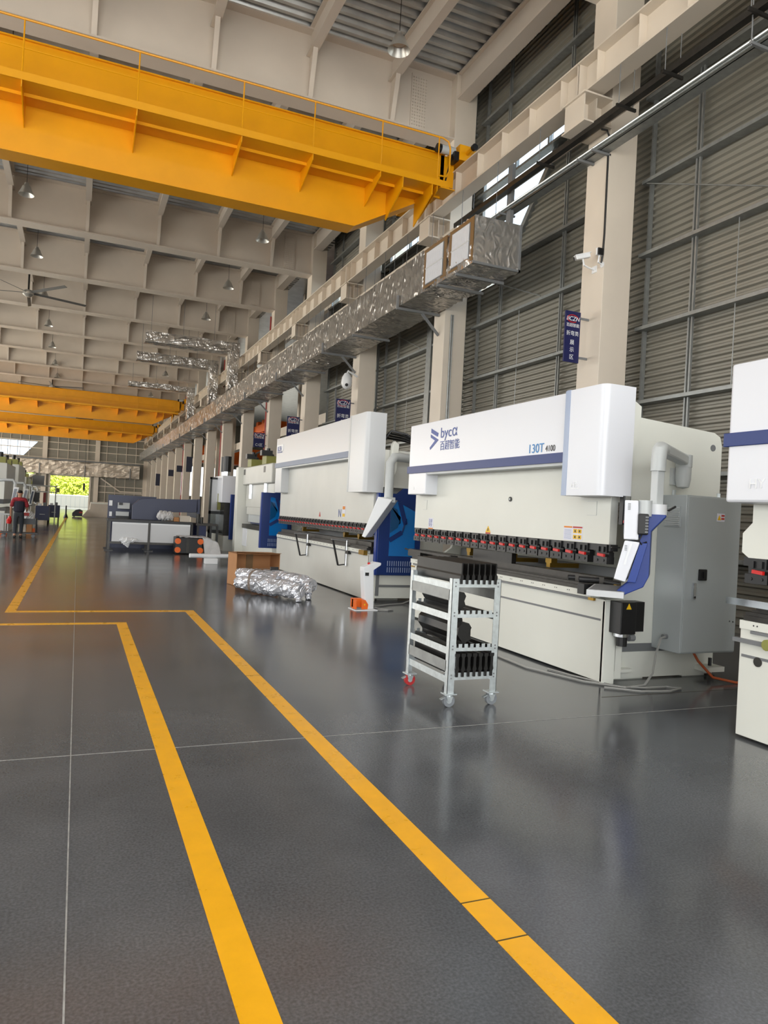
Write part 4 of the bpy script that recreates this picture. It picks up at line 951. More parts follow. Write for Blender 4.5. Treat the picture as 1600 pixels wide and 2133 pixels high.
m3 = guarded_press('guarded_press', 'cream press with navy guard and tinted window behind the cardboard box', 4.66, 18.55, 22.6, 2.72)
guard(m3, 4.4, 5.2, 18.4, .46, 1.9)
B(4.72, 5.3, 18.42, 18.55, 0, .46).build('lower_side', 'mwhite', m3)
m4 = thing('guarded_press', 'pale press with twin black motors and navy guard beside the grey punch', 'press', (4.8, 25.5, 0))
B(4.36, 5.6, 24.0, 25.4, 1.6, 2.5).build('head_cover', 'cover', m4, bevel=.02)
B(4.5, 5.8, 24.1, 27.5, 0, .5).build('base', 'mwhite', m4); B(4.5, 4.9, 24.2, 27, .5, 1.6).build('inner_column', 'dark', m4)
guard(m4, 4.64, 5.2, 23.7, .4, 1.88)
for y in (24.3, 24.75):
    q = MB().cyl((4.55, y, 2.5), (4.55, y, 2.64), .1, 12).build('motor_base', 'chrome', m4); MB().cyl((4.55, y, 2.64), (4.55, y, 3.15), .13, 10).build('motor', 'black', q)
df = MB(); df.box(4.12, 4.18, 24.9, 25.0, 0, 2.45); df.box(4.55, 4.6, 24.9, 25.0, 0, 2.45); df.box(4.12, 4.6, 24.9, 25.0, 2.38, 2.45); df.box(4.12, 4.6, 24.9, 25.0, 1.2, 1.3); df.box(4.12, 4.6, 24.9, 25.0, .55, .66)
df.build('door_frame', 'black', m4); B(4.18, 4.55, 24.94, 24.96, 1.3, 2.38).build('door_panel', 'cover2', m4); B(4.18, 4.55, 24.94, 24.96, .66, 1.2).build('door_pane', 'glass', m4)
B(4.35, 4.45, 24.6, 24.7, 1.35, 1.9).build('hinge_unit', 'oil', m4)

# ================================================================== TOOL TROLLEY
tx0, tx1, ty0, ty1 = 2.755, 3.205, 5.02, 5.80
tt = thing('tool_trolley', 'galvanised tool trolley with slotted racks on swivel casters', 'trolley', ((tx0+tx1)/2, (ty0+ty1)/2, 0))
def angle_leg(x, y, sx, sy):
    m = MB()
    xa, xb = sorted((x, x+sx*.06)); ya, yb = sorted((y, y+sy*.004)); m.box(xa, xb, ya, yb, .11, 1.02)
    xa, xb = sorted((x, x+sx*.004)); ya, yb = sorted((y, y+sy*.05)); m.box(xa, xb, ya, yb, .11, 1.02)
    return m
for x, sx in ((tx0, 1), (tx1, -1)):
    for y, sy in ((ty0, 1), (ty1, -1)):
        l = angle_leg(x, y, sx, sy).build('leg', 'zinc', tt)
        for z in (.99, .96, .75, .725, .485, .46, .255, .23):
            yy = y-.003*sy if sy > 0 else y+.003
            MB().cyl((x+sx*.03, y, z), (x+sx*.03, yy, z), .007, 8).build('bolt', 'mid', l)
        cx, cy = x+sx*.03, y+sy*.025
        cs = B(cx-.05, cx+.05, cy-.045, cy+.045, .1, .11).build('caster', 'zinc', tt)
        MB().cyl((cx, cy, .085), (cx, cy, .1), .03, 14).build('swivel_race', 'zinc', cs)
        for q in (-.024, .019): MB().prism([(cx-.03, .085), (cx+.03, .085), (cx+.012, .04), (cx-.012, .04)], 'xz', cy+q, cy+q+.005).build('fork_cheek', 'zinc', cs)
        red = (sx > 0 and sy < 0)
        MB().cyl((cx, cy-.016, .049), (cx, cy+.016, .049), .049, 22).build('wheel', 'redw' if red else 'tyre', cs, smooth=True)
        MB().cyl((cx, cy-.018, .049), (cx, cy+.018, .049), .022, 14).build('hub', 'zinc', cs)
        MB().bar((cx-.03, cy, .08), (cx-.075, cy, .062), .03, .006).build('brake_pedal', 'zinc', cs)
RZ = (1.01, .767, .5, .272)
slots = [tx0+.075+i*.0525 for i in range(7)]
def rack(y, z):
    m = MB(); m.box(tx0+.055, tx1-.055, y, y+.004, z-.055, z-.03)
    xs = [tx0+.055]+[v for s_ in slots for v in (s_-.011, s_+.011)]+[tx1-.055]
    for i in range(0, len(xs), 2): m.box(xs[i], xs[i+1], y, y+.004, z-.03, z)
    m.box(tx0+.055, tx1-.055, y, y+.035, z-.058, z-.055)
    return m
for z in RZ:
    for y in (ty0+.002, ty1-.006): rack(y, z).build('slotted_rail', 'zinc', tt)
    for x in (tx0+.006, tx1-.01): B(x, x+.004, ty0+.05, ty1-.05, z-.085, z-.03).build('side_angle', 'zinc', tt)
for z in (.845, .28):
    for x in (tx0-.0, tx1-.004): B(x, x+.004, ty0+.04, ty1-.04, z, z+.085).build('side_panel', 'galv', tt)
for z in (RZ[1], RZ[2]):
    for s_ in slots[::2]: B(s_-.006, s_+.006, ty0+.01, ty1-.01, z-.05, z-.02).build('guide_strip', 'dark', tt)
def tool(x, prof, z, y0, y1, label, group):
    m = MB().prism([(x+p[0], z+p[1]) for p in prof], 'xz', y0, y1)
    return one('bending_tool', m, 'blacksteel', label, 'bending tool', group)
PU = [(-.010, -.03), (.010, -.03), (.010, .0), (.016, .015), (.016, .035), (.006, .05), (.006, .135), (-.003, .14), (-.006, .135), (-.006, .05), (-.012, .035), (-.012, .0)]
for s_ in slots: tool(s_, PU, RZ[0]-.002, ty0-.01, ty1+.02, 'tall thin black punch standing in the top rack of the trolley', 'punches in the top rack')
DI = [(-.010, -.03), (.010, -.03), (.010, .01), (.018, .03), (.012, .06), (.012, .125), (.02, .135), (.02, .155), (-.02, .155), (-.02, .135), (-.012, .125), (-.012, .06), (-.018, .03), (-.010, .01)]
for s_ in slots: tool(s_, DI, RZ[3]-.002, ty0-.012, ty1-.03, 'thick black die standing in the bottom rack of the trolley', 'dies in the bottom rack')
GN = [(-.012, -.03), (.012, -.03), (.014, .0), (.05, .02), (.035, .06), (.05, .1), (.03, .13), (-.02, .13), (-.045, .1), (-.05, .05), (-.03, .02), (-.014, .0)]
tool(slots[1]+.02, GN, RZ[1], ty0+.12, ty1-.05, 'stout black gooseneck tool on the second rack of the trolley', None)
tool(slots[2]+.045, [(p[0]*.6, p[1]*.7) for p in GN], RZ[1]+.012, ty0+.3, ty1-.05, 'smaller black tool behind the stout one on the second rack', None)
tool(slots[1]+.02, [(p[0]*1.25, p[1]*1.15) for p in GN], RZ[2]+.01, ty0+.03, ty1-.02, 'largest black gooseneck tool on the third rack of the trolley', None)
tool(slots[3]-.008, [(p[0]*.5, p[1]*1.35) for p in GN], RZ[2]+.012, ty0+.25, ty1-.1, 'slim black tool standing behind the largest one on the third rack', None)
tool(slots[3]+.04, [(-.015, -.03), (.015, -.03), (.03, .02), (.03, .09), (.024, .09), (.02, .03), (-.02, .03), (-.024, .07), (-.03, .07), (-.03, .02)], RZ[2]+.005, ty0+.2, ty0+.5, 'short channel-shaped black tool on the third rack', None)
# ================================================================== FLOOR OBJECTS
# foot pedal stand
t = thing('foot_switch_stand', 'white foot switch stand with orange pedal before the grey-striped press', 'foot switch', (4.23, 10.45, 0))
B(3.98, 4.36, 10.3, 10.6, 0, .012).build('base_plate', 'white', t)
MB().prism([(4.19, .012), (4.33, .012), (4.30, .62), (4.42, .70), (4.42, .735), (4.33, .745), (4.13, .66), (4.13, .6)], 'xz', 10.4, 10.56).build('pillar', 'white', t, bevel=.006)
B(4.16, 4.22, 10.392, 10.401, .53, .58).build('display', 'black', t)
MB().cyl((4.25, 10.48, .7), (4.24, 10.48, .73), .022, 12).build('button', 'red', t)
hd = MB().prism([(4.0, .03), (4.18, .03), (4.2, .1), (4.14, .17), (4.0, .17)], 'xz', 10.44, 10.56).build('pedal_hood', 'orange', t, bevel=.006)
MB().prism([(4.1, .02), (4.2, .02), (4.21, .09), (4.16, .16), (4.1, .165)], 'xz', 10.33, 10.35).build('hood_cheek', 'orange', hd)
B(4.02, 4.1, 10.34, 10.44, .02, .04).build('pedal', 'mid', hd); B(4.0, 4.02, 10.33, 10.5, .02, .16).build('hood_cheek', 'orange', hd)
MB().cyl((4.15, 10.328, .09), (4.15, 10.332, .09), .014, 10).build('rivet', 'labelY', hd)
one('switch_cable', MB().tube([(4.34, 10.5, .03), (4.5, 10.35, .012), (4.62, 10.3, .012), (4.5, 10.24, .012), (4.36, 10.3, .012)], .01, 6), 'cable', 'grey cable looped on the floor beside the foot switch stand', 'cable')
one('machine_cable', MB().tube([(4.4, 10.62, .012), (4.8, 10.9, .012), (5.1, 11.0, .012), (5.35, 11.1, .08), (5.5, 11.15, .3), (5.6, 11.2, .42), (5.75, 11.25, .42)], .014, 6), 'cable', 'grey cable rising from the floor below the navy guard', 'cable')
# cables of the blue-striped press
one('machine_cable', MB().tube([(5.33, 5.38, .45), (5.26, 5.36, .44), (5.18, 5.33, .3), (5.12, 5.3, .12), (5.0, 5.27, .02), (4.75, 5.25, .013), (4.5, 5.55, .013), (4.3, 6.2, .013), (4.35, 7.2, .013), (4.4, 8.2, .013)], .012, 6), 'cable', 'grey conduit dropping from the cabinet and running along the press foot', 'cable')
one('machine_cable', MB().tube([(4.55, 5.3, .013), (4.8, 5.1, .013), (5.1, 5.05, .013), (5.3, 5.12, .013), (5.2, 5.2, .013), (4.95, 5.2, .013), (4.7, 5.3, .013), (4.55, 5.8, .013), (4.5, 6.1, .013)], .010, 6), 'cable', 'thin pale cable looping on the floor at the press corner', 'cable')
one('supply_cable', MB().tube([(5.72, 5.42, .32), (5.78, 5.38, .2), (5.9, 5.3, .05), (6.1, 5.2, .013), (6.5, 5.1, .013), (7.4, 5.2, .013)], .013, 6), 'cableo', 'orange supply cable running out from under the cabinet', 'cable')

# open cardboard box
t = thing('cardboard_box', 'open brown cardboard box standing on its side behind the wrapped bundle', 'box', (3.2, 14.0, 0))
RB = Matrix.Translation((2.8, 13.55, 0)) @ Matrix.Rotation(.12, 4, 'Z')
for nm, a in (('side', (0, .012, 0, .5, 0, .62)), ('side', (.86, .872, 0, .5, 0, .62)), ('bottom', (0, .872, 0, .5, 0, .012)), ('top', (0, .872, 0, .5, .608, .62)), ('back', (0, .872, .49, .5, 0, .62))):
    B(*a).xf(RB).build(nm, 'card', t)
MB().add([(-.04, -.12, .655), (.86, -.1, .635), (.872, .02, .62), (0, .02, .62), (-.04, -.12, .66), (.86, -.1, .64), (.872, .02, .626), (0, .02, .626)], [(0, 1, 2, 3), (7, 6, 5, 4), (0, 4, 5, 1), (1, 5, 6, 2), (2, 6, 7, 3), (3, 7, 4, 0)]).xf(RB).build('flap', 'card', t)
B(.36, .5, .484, .491, .012, .608).xf(RB).build('tape', 'tape', t)

# wrapped bundle
def wrapped(pts, radii, n=18, seed=0, amp=.014, sub=8):
    """lumpy tube along pts"""
    P_ = []; R_ = []
    for i in range(len(pts)-1):
        for j in range(sub):
            f = j/sub; P_.append(Vector(pts[i]).lerp(Vector(pts[i+1]), f)); R_.append(radii[i]*(1-f)+radii[i+1]*f)
    P_.append(Vector(pts[-1])); R_.append(radii[-1]); vs = []; m = len(P_); rnd = random.Random(seed)
    for i, p in enumerate(P_):
        d = (P_[min(i+1, m-1)]-P_[max(i-1, 0)]).normalized(); t_ = Vector((0, 0, 1)) if abs(d.z) < .9 else Vector((1, 0, 0)); u = d.cross(t_).normalized(); w = u.cross(d)
        for k in range(n):
            a = 2*PI*k/n; q = R_[i]*(1+rnd.uniform(-1, 1)*amp/.12)
            vs.append(p+u*math.cos(a)*q+w*math.sin(a)*q)
    fs = [(i*n+k, i*n+(k+1) % n, (i+1)*n+(k+1) % n, (i+1)*n+k) for i in range(m-1) for k in range(n)] + [tuple(range(n)), tuple(range((m-1)*n, m*n))]
    return MB().add(vs, fs)
t = thing('wrapped_bundle', 'bundle of tubes in crinkled clear plastic tied with a brown strap', 'bundle', (3.2, 12.0, 0))
wrapped([(2.68, 12.75, .16), (3.0, 12.25, .17), (3.32, 11.6, .17), (3.42, 11.35, .16)], [.1, .155, .145, .1], seed=1).build('wrapped_tube', 'wrap', t)
wrapped([(2.78, 13.05, .2), (3.2, 12.6, .24), (3.62, 11.95, .23), (3.74, 11.72, .22)], [.12, .165, .16, .1], seed=2).build('wrapped_tube', 'wrap', t)
wrapped([(2.72, 12.9, .3), (2.95, 12.55, .3), (3.25, 12.15, .27)], [.09, .12, .07], seed=5).build('wrapped_tube', 'wrap', t)
wrapped([(3.36, 11.42, .15), (3.38, 11.32, .07), (3.38, 11.3, .005)], [.07, .05, .045], 12, 3).build('wrapped_foot', 'wrap', t)
wrapped([(3.66, 11.75, .2), (3.64, 11.62, .09), (3.64, 11.6, .005)], [.09, .06, .05], 12, 4).build('wrapped_foot', 'wrap', t)
st = MB()
c_ = Vector((3.10, 12.42, .215)); ax = Vector((.5, -.87, 0)).normalized(); sd = Vector((ax.y, -ax.x, 0))*-1
vs = []
for i in range(28):
    a = 2*PI*i/28; p = c_+sd*math.copysign(abs(math.cos(a))**.6, math.cos(a))*.40+Vector((0, 0, 1))*math.copysign(abs(math.sin(a))**.6, math.sin(a))*(.225 if math.sin(a) > 0 else .205)
    vs += [p-ax*.03, p+ax*.03]
st.add(vs, [(2*i, 2*i+1, (2*i+3) % 56, (2*i+2) % 56) for i in range(28)]).build('strap', 'strap', t)
B(3.2, 3.34, 12.5, 12.56, .4, .46).build('buckle', 'black', t)

# white roll on a block
t = thing('white_roll', 'white roll lying across a small white block on the open floor', 'roll', (3.2, 18.8, 0))
MB().cyl((2.66, 18.6, .2), (3.74, 18.75, .2), .055, 18).build('roll', 'white', t, smooth=True)
B(3.05, 3.36, 18.55, 18.8, 0, .145).build('block', 'white', t, bevel=.01)

# black chassis with orange wheels under plastic film
t = thing('wheeled_chassis', 'black box chassis with four orange discs half covered by plastic film', 'machine part', (3.2, 22.2, 0))
B(2.72, 3.5, 21.9, 22.55, .02, .5).build('chassis', 'black', t, bevel=.02)
B(3.02, 3.1, 21.88, 21.9, .05, .48).build('front_post', 'dark', t)
for x in (2.77, 3.42):
    for z in (.13, .39):
        w = MB().cyl((x, 21.9, z), (x, 21.83, z), .085, 20).build('orange_disc', 'orange', t); MB().cyl((x, 21.83, z), (x, 21.825, z), .04, 14).build('disc_hub', 'orange', w)
cvv = []; nx, ny = 22, 18; rnd = random.Random(4)
for j in range(ny+1):
    for i in range(nx+1):
        u_, v_ = i/nx, j/ny; x = 2.8+u_*1.25
        h = .535 if x < 3.6 else max(.0, .535-.12*((x-3.6)/.3)) if x < 3.9 else max(0, .415*(1-((x-3.9)/.15)**2))
        lo_ = 0 if x > 3.5 else max(.0, h-.03)
        if v_ < .3: y = 21.86-.05*(1-v_/.3)*(x > 3.5); z = lo_+(h-lo_)*(v_/.3)
        elif v_ > .75: y = 22.62; z = h*(1-(v_-.75)/.25)
        else: y = 21.86+(v_-.3)/.45*.76; z = h
        cvv.append((x+rnd.uniform(-.012, .012), y+rnd.uniform(-.015, .015), max(.005, z+rnd.uniform(-.01, .01))))
MB().add(cvv, [(j*(nx+1)+i, j*(nx+1)+i+1, (j+1)*(nx+1)+i+1, (j+1)*(nx+1)+i) for j in range(ny) for i in range(nx)]).build('plastic_film', 'film', t, smooth=True)

# grey-blue turret punch with its white front table
t = thing('turret_punch', 'dark slate-blue turret punch frame behind the white table', 'punch machine', (2.3, 25, 0))
fb = MB().prism([(1.6, .9), (1.6, 1.37), (1.8, 1.56), (2.0, 1.6), (3.6, 1.64), (3.62, 1.24), (3.4, 1.22), (2.75, 1.2), (2.62, 1.1), (2.6, .9)], 'xz', 24.0, 24.25).build('front_frame', 'navy', t, bevel=.01)
B(3.58, 3.68, 24.0, 26.2, 1.05, 1.66).build('frame_end', 'navy', t)
B(.95, 2.5, 26.0, 26.2, .1, 1.67).build('rear_frame', 'navy', t); B(1.25, 1.62, 25.7, 25.95, 1.22, 1.42).build('head_unit', 'lgrey', t); B(1.2, 1.6, 25.6, 25.9, .98, 1.12).build('turret_upper', 'lgrey', t)
B(1.2, 1.62, 25.5, 25.95, .88, .97).build('turret_lower', 'black', t); B(1.28, 1.4, 25.65, 25.72, 1.34, 1.42).build('tool_holder', 'black', t)
B(1.0, 3.6, 24.3, 26, 0, .86).build('machine_base', 'navy', t)
B(.98, 1.08, 25.9, 26.0, 1.3, 1.48).build('control_box', 'white', t); B(1.0, 1.08, 25.9, 26.0, .95, 1.1).build('control_box', 'white', t)
t = thing('white_work_table', 'long white-panelled work table on dark legs before the slate-blue punch', 'table', (2.05, 23.0, 0))
B(.84, 3.3, 22.8, 23.95, .86, .93).build('table_top', 'black', t)
for a, b in ((.98, 2.0), (2.07, 3.24)): B(a, b, 22.84, 22.87, .27, .85).build('front_panel', 'cover2', t)
for a, b in ((.98, 2.0), (2.07, 3.24)): B(a, b, 22.83, 22.845, .8, .85).build('panel_rim', 'white', t)
B(.9, 3.26, 22.86, 22.92, .2, .27).build('lower_rail', 'dark', t)
for x in (.87, 2.0, 3.26):
    for y in (22.82, 23.75):
        l = B(x, x+.06, y, y+.06, .03, .86).build('leg', 'dark', t); B(x-.08, x+.16, y-.08, y+.14, 0, .03).build('foot', 'black', l)
t = thing('white_rag', 'crumpled white rag hanging from the rail of the white table', 'rag', (1.45, 22.7, .3))
rag = wrapped([(1.2, 22.78, .34), (1.4, 22.76, .31), (1.7, 22.78, .33)], [.05, .1, .04], 12, 8, .03); rag.build('cloth', 'white', t)
wrapped([(1.36, 22.76, .3), (1.42, 22.76, .2), (1.45, 22.76, .1)], [.12, .08, .01], 12, 9, .02).build('cloth_tail', 'white', t)
for i, (x0, x1, z1, mm, lab) in enumerate(((2.3, 2.75, 1.24, 'glass', 'clear plastic covered part standing on the white table'), (2.95, 3.25, 1.12, 'stone', 'small pale carton on the white table beside the frame end'), (2.78, 2.93, 1.06, 'card', 'small brown carton on the white table'))):
    if mm == 'glass':
        q = thing('covered_part', lab, 'machine part', (x0, 23.2, .93)); wrapped([(x0, 23.3, 1.0), (x0+.1, 23.3, 1.08), (x0+.35, 23.3, 1.09), (x0+.45, 23.3, 1.0)], [.06, .15, .15, .06], 12, 12, .02).build('film', 'film', q)
    else: one('carton', B(x0, x1, 23.1, 23.35, .93, z1), mm, lab, 'carton', bevel=.006)
t = thing('parts_bin', 'dark open machine bed with posts between white table and guarded press', 'machine bed', (3.75, 23.4, 0))
B(3.42, 4.1, 22.9, 24, .84, .9).build('bed_top', 'dark', t); B(3.45, 3.75, 23.0, 23.9, .15, .84).build('bed_box', 'cartblue', t)
for x in (3.45, 3.85, 4.05): B(x, x+.06, 22.9, 22.96, 0, .84).build('bed_post', 'black', t)
MB().cyl((3.5, 23.1, .9), (3.5, 23.1, 1.2), .06, 10).cyl((3.62, 23.15, .9), (3.62, 23.15, 1.1), .05, 10).build('spindle', 'dark', t)
# pale blocks far down the hall
t = thing('sheet_stack', 'long pale crate with a sloping end far down the aisle', 'crate', (2.6, 64, 0))
MB().prism([(.35, 0), (5.0, 0), (5.0, 1.22), (1.0, 1.22), (.95, .62), (.8, .58)], 'xz', 63.4, 65.5).build('body', 'stone', t); B(1.0, 5.0, 63.35, 63.4, 1.1, 1.22).build('top_band', 'mwhite', t)
t = thing('floor_sweeper', 'small dark machine parked before the pale crate', 'machine', (.1, 62.5, 0))
MB().prism([(-.35, .05), (.4, .05), (.42, .5), (.2, .62), (-.1, .55), (-.35, .3)], 'xz', 62, 62.7).build('body', 'black', t, bevel=.03)
B(.15, .4, 61.98, 62.0, .3, .42).build('panel', 'redp', t); MB().cyl((-.2, 61.98, .1), (-.2, 62.1, .1), .1, 14).build('wheel', 'dark', t)
one('warning_post', MB().lathe([(0, .9), (.05, .88), (.06, .3), (.16, .05), (.16, 0), (0, 0)], (-.75, 58, 0), 14), 'black', 'dark post standing in the aisle beside the pale crate', 'post', smooth=True)
t = thing('crane_pendant', 'dark crane control pendant hanging in front of the far gateway', 'pendant', (.55, 83.75, 2.6))
B(.45, .65, 83.65, 83.8, 2.4, 3.1).build('button_box', 'black', t, bevel=.02); MB().cyl((.55, 83.75, 3.1), (.55, 83.75, 7.82), .02, 6).build('pendant_cable', 'cableb', t); MB().cyl((.55, 83.75, 2.2), (.55, 83.75, 2.4), .05, 8).build('plug', 'black', t)


# ================================================================== OPPOSITE ROW OF MACHINES
def left_press(y0, y1, label, xf=-2.55, zc=2.7, panel=True, top=True):
    """smaller press facing +X"""
    t = thing('bending_press', label, 'press brake', (xf, (y0+y1)/2, 0))
    B(xf-.2, xf, y0, y1, 0, .85).build('table_apron', 'mgrey', t, bevel=.006); B(xf-.25, xf+.03, y0, y1, .85, .97).build('work_table', 'dark', t)
    B(xf-.22, xf-.06, y0, y1, 1.3, 2.1).build('ram', 'mwhite', t, bevel=.006); B(xf-.2, xf-.08, y0+.05, y1-.05, 1.12, 1.3).build('clamp_rail', 'black', t)
    B(xf-.35, xf+.0, y0, y1, 2.05, zc).build('upper_cover', 'mgrey', t, bevel=.02)
    for y in (y0+.05, y1-.15):
        MB().prism([(xf-.2, 0), (xf-1.5, 0), (xf-1.5, zc-.2), (xf-.3, zc-.1), (xf-.3, 1.7), (xf-.6, 1.3), (xf-.2, .9)], 'xz', y, y+.1).build('side_frame', 'mwhite', t)
    if top:
        for y in (y0+.8, y1-.8): B(xf-.5, xf-.1, y-.3, y+.3, zc, zc+.25).build('valve_block', 'oil', t); MB().cyl((xf-.3, y, zc+.25), (xf-.3, y, zc+.45), .08, 10).build('valve', 'black', t)
    if panel:
        a = MB().tube([(xf-.4, y0+.1, 2.0), (xf-.1, y0-.1, 2.05), (xf+.25, y0-.2, 2.05), (xf+.32, y0-.22, 1.95), (xf+.32, y0-.22, 1.8)], .05, 8).build('swivel_arm', 'lgrey', t)
        pn = MB().prism([(xf+.2, 1.0), (xf+.32, .98), (xf+.48, 1.78), (xf+.3, 1.8)], 'xz', y0-.5, y0-.1).build('control_panel', 'white', t, bevel=.01)
        MB().prism([(xf+.22, 1.05), (xf+.30, 1.05), (xf+.42, 1.72), (xf+.32, 1.72)], 'xz', y0-.51, y0-.5).build('panel_screen', 'screen', pn)
    return t
left_press(31.2, 35.2, 'cream press with control panel where the walking person passes')
left_press(37.2, 41.4, 'cream press behind the walking person, second along the opposite row', zc=2.9)
left_press(43.5, 47.6, 'cream press behind the navy tool carts on the opposite row', xf=-2.6, zc=2.5)
left_press(50, 54, 'cream press past the navy tool carts, last of the opposite row', xf=-2.65, zc=2.2)
for (x0, x1, y, z0, z1, lab) in ((-2.02, -1.36, 42.2, .22, .98, 'navy tool cart with a drawer, the first of two on the opposite side'), (-1.62, -.98, 48.0, .24, .98, 'navy tool cart beside the bright aisle, the second of two')):
    t = thing('tool_cart', lab, 'tool cart', ((x0+x1)/2, y+.5, 0))
    B(x0, x1, y, y+1.0, z0, z1).build('body', 'cartblue', t, bevel=.01); B(x0+.06, x1-.06, y-.015, y, z0+.1, z0+.36).build('drawer', 'cartblue', t)
    B(x0+.2, x1-.2, y-.03, y-.015, z0+.3, z0+.33).build('handle', 'lgrey', t)
    for x in (x0+.06, x1-.06):
        for yy in (y+.08, y+.9): MB().cyl((x, yy, 0), (x, yy, z0), .03, 8).build('leg', 'dark', t)
    for i, xx in enumerate((x0+.1, x0+.35)): B(xx, xx+.16, y+.2, y+.5, z1, z1+.12+.06*i).build('tray_item', 'mid' if i else 'white', t)
t = thing('shop_shelf', 'grey steel shelf frame with dark screens behind the first navy cart', 'shelf', (-2.0, 45.3, 0))
for x in (-2.5, -1.2): B(x, x+.06, 45.2, 45.26, 0, 2.1).build('upright', 'lgrey', t)
B(-2.5, -1.1, 45.2, 45.6, 2.05, 2.12).build('top_rail', 'lgrey', t); B(-2.5, -1.1, 45.2, 45.6, 1.72, 1.78).build('shelf_board', 'lgrey', t); B(-2.4, -1.8, 45.22, 45.5, 2.12, 2.65).build('upper_unit', 'mid', t)
B(-2.3, -2.0, 45.1, 45.2, 1.15, 1.7).build('hung_jacket', 'black', t); B(-1.8, -1.66, 45.1, 45.2, 1.1, 1.7).build('hung_cloth', 'redp', t)
B(-1.2, -.98, 45.3, 45.5, 1.75, 2.0).build('bin', 'oil', t)
# platform trolley and cartons
t = thing('platform_trolley', 'black platform trolley with tubular handle beside the walking person', 'trolley', (-1.75, 28.7, 0))
B(-2.45, -1.25, 28.4, 29.1, .13, .17).build('deck', 'black', t)
MB().tube([(-1.32, 28.45, .17), (-1.32, 28.45, .62), (-1.32, 28.5, .68), (-1.32, 29.0, .68), (-1.32, 29.05, .62), (-1.32, 29.05, .17)], .018, 8).build('handle', 'black', t)
for x in (-2.35, -1.4):
    for y in (28.5, 29.0): MB().cyl((x, y-.02, .06), (x, y+.02, .06), .06, 14).build('wheel', 'tyre', t)
B(-1.95, -1.3, 29.02, 29.06, .45, .66).build('back_board', 'black', t)
one('carton', B(-1.92, -1.68, 29.2, 29.5, .0, .62), 'stone', 'tall cream carton standing behind the platform trolley', 'carton', bevel=.01)
one('carton', B(-1.75, -1.45, 31.2, 31.5, 0, .22), 'orange', 'low orange crate on the floor past the platform trolley', 'crate', bevel=.01)
t = thing('paper_sack', 'white sack with a red mark lying on a carton beside the person', 'sack', (-1.72, 30.6, 0))
B(-1.95, -1.55, 30.5, 30.9, 0, .5).build('carton_under', 'card', t); wrapped([(-1.95, 30.6, .72), (-1.75, 30.6, .74), (-1.5, 30.6, .68)], [.1, .24, .12], 14, 21, .015).build('sack', 'white', t); B(-1.86, -1.66, 30.33, 30.36, .72, .84).build('print', 'redp', t)
one('carton', B(-2.75, -2.35, 29.9, 30.2, 0, .12), 'orange', 'flat orange tray on the floor at the foot of the first opposite press', 'tray', bevel=.01)
t = thing('tool_rack', 'pale rack of vertical bars at the foot of the first opposite press', 'rack', (-2.55, 30.4, 0))
for i in range(6): B(-2.78+i*.08, -2.75+i*.08, 30.4, 30.44, .12, .75).build('bar', 'lgrey', t)
B(-2.8, -2.32, 30.38, 30.46, .72, .78).build('rail', 'lgrey', t); B(-2.8, -2.32, 30.3, 30.6, .1, .13).build('tray', 'mid', t)

# ------------------------------------------------------------------ the person, walking away along the aisle
def skin_mesh(name, m, joints, edges, parent, sub=2, root=0):
    me = bpy.data.meshes.new(name); off = origin(parent)
    me.from_pydata([Vector(j[0])-off for j in joints], edges, [])
    me.materials.append(K[m]); o = bpy.data.objects.new(name, me); COL.objects.link(o); o.parent = parent
    o.modifiers.new('skin', 'SKIN'); 
    if not me.skin_vertices: me.attributes  # layer is made with the modifier below
    bpy.context.view_layer.objects.active = o
    if not me.skin_vertices:
        bm = bmesh.new(); bm.from_mesh(me); bm.verts.layers.skin.verify(); bm.to_mesh(me); bm.free()
    for i, j in enumerate(joints):
        sv = me.skin_vertices[0].data[i]; sv.radius = (j[1], j[2] if len(j) > 2 else j[1]); sv.use_root = (i == root)
    s_ = o.modifiers.new('subsurf', 'SUBSURF'); s_.levels = sub; s_.render_levels = sub
    return o
px_, py_ = -1.86, 28.15
ps_ = thing('person', 'person in patterned dark red shirt and jeans walking away beside the platform trolley', 'person', (px_, py_, 0))
J = lambda x, y, z, r, r2=None: ((px_+x, py_+y, z), r, r2 or r)
body = [J(0, 0, .88, .115, .085), J(0, .0, 1.08, .11, .08), J(0, .02, 1.26, .14, .085), J(0, .03, 1.36, .1, .08), J(0, .04, 1.43, .05), J(0, .05, 1.50, .075, .085), J(0, .05, 1.58, .085, .095), J(0, .05, 1.645, .06, .065),
        J(-.08, 0, .82, .085), J(-.10, .06, .46, .06), J(-.10, -.1, .09, .042), J(-.11, .04, .04, .038), J(-.115, .12, .025, .03),
        J(.08, 0, .82, .085), J(.09, .12, .47, .06), J(.08, .13, .09, .042), J(.08, .24, .045, .036), J(.08, .32, .03, .03),
        J(-.19, .02, 1.32, .058), J(-.25, -.03, 1.06, .042), J(-.26, .08, .84, .032), J(-.26, .11, .76, .026),
        J(.19, .02, 1.32, .058), J(.25, .02, 1.06, .042), J(.23, .2, .95, .032), J(.22, .28, .93, .026)]
ed_ = [(0, 1), (1, 2), (2, 3), (3, 4), (4, 5), (5, 6), (6, 7), (0, 8), (8, 9), (9, 10), (10, 11), (11, 12), (0, 13), (13, 14), (14, 15), (15, 16), (16, 17), (2, 18), (18, 19), (19, 20), (20, 21), (2, 22), (22, 23), (23, 24), (24, 25)]
nb = len(body)
for s_, w_ in ((-1, 21), (1, 25)):      # five fingers on each hand
    wx, wy, wz = [c - d for c, d in zip(body[w_][0], (px_, py_, 0))]
    for q, (dx, ln) in enumerate(((-.03, .05), (-.014, .07), (.0, .075), (.014, .07), (.026, .055))):
        body.append(J(wx+dx*.7, wy+.01*q-.02, wz-ln*(.6 if s_ < 0 else .2), .009)); ed_.append((w_, len(body)-1))
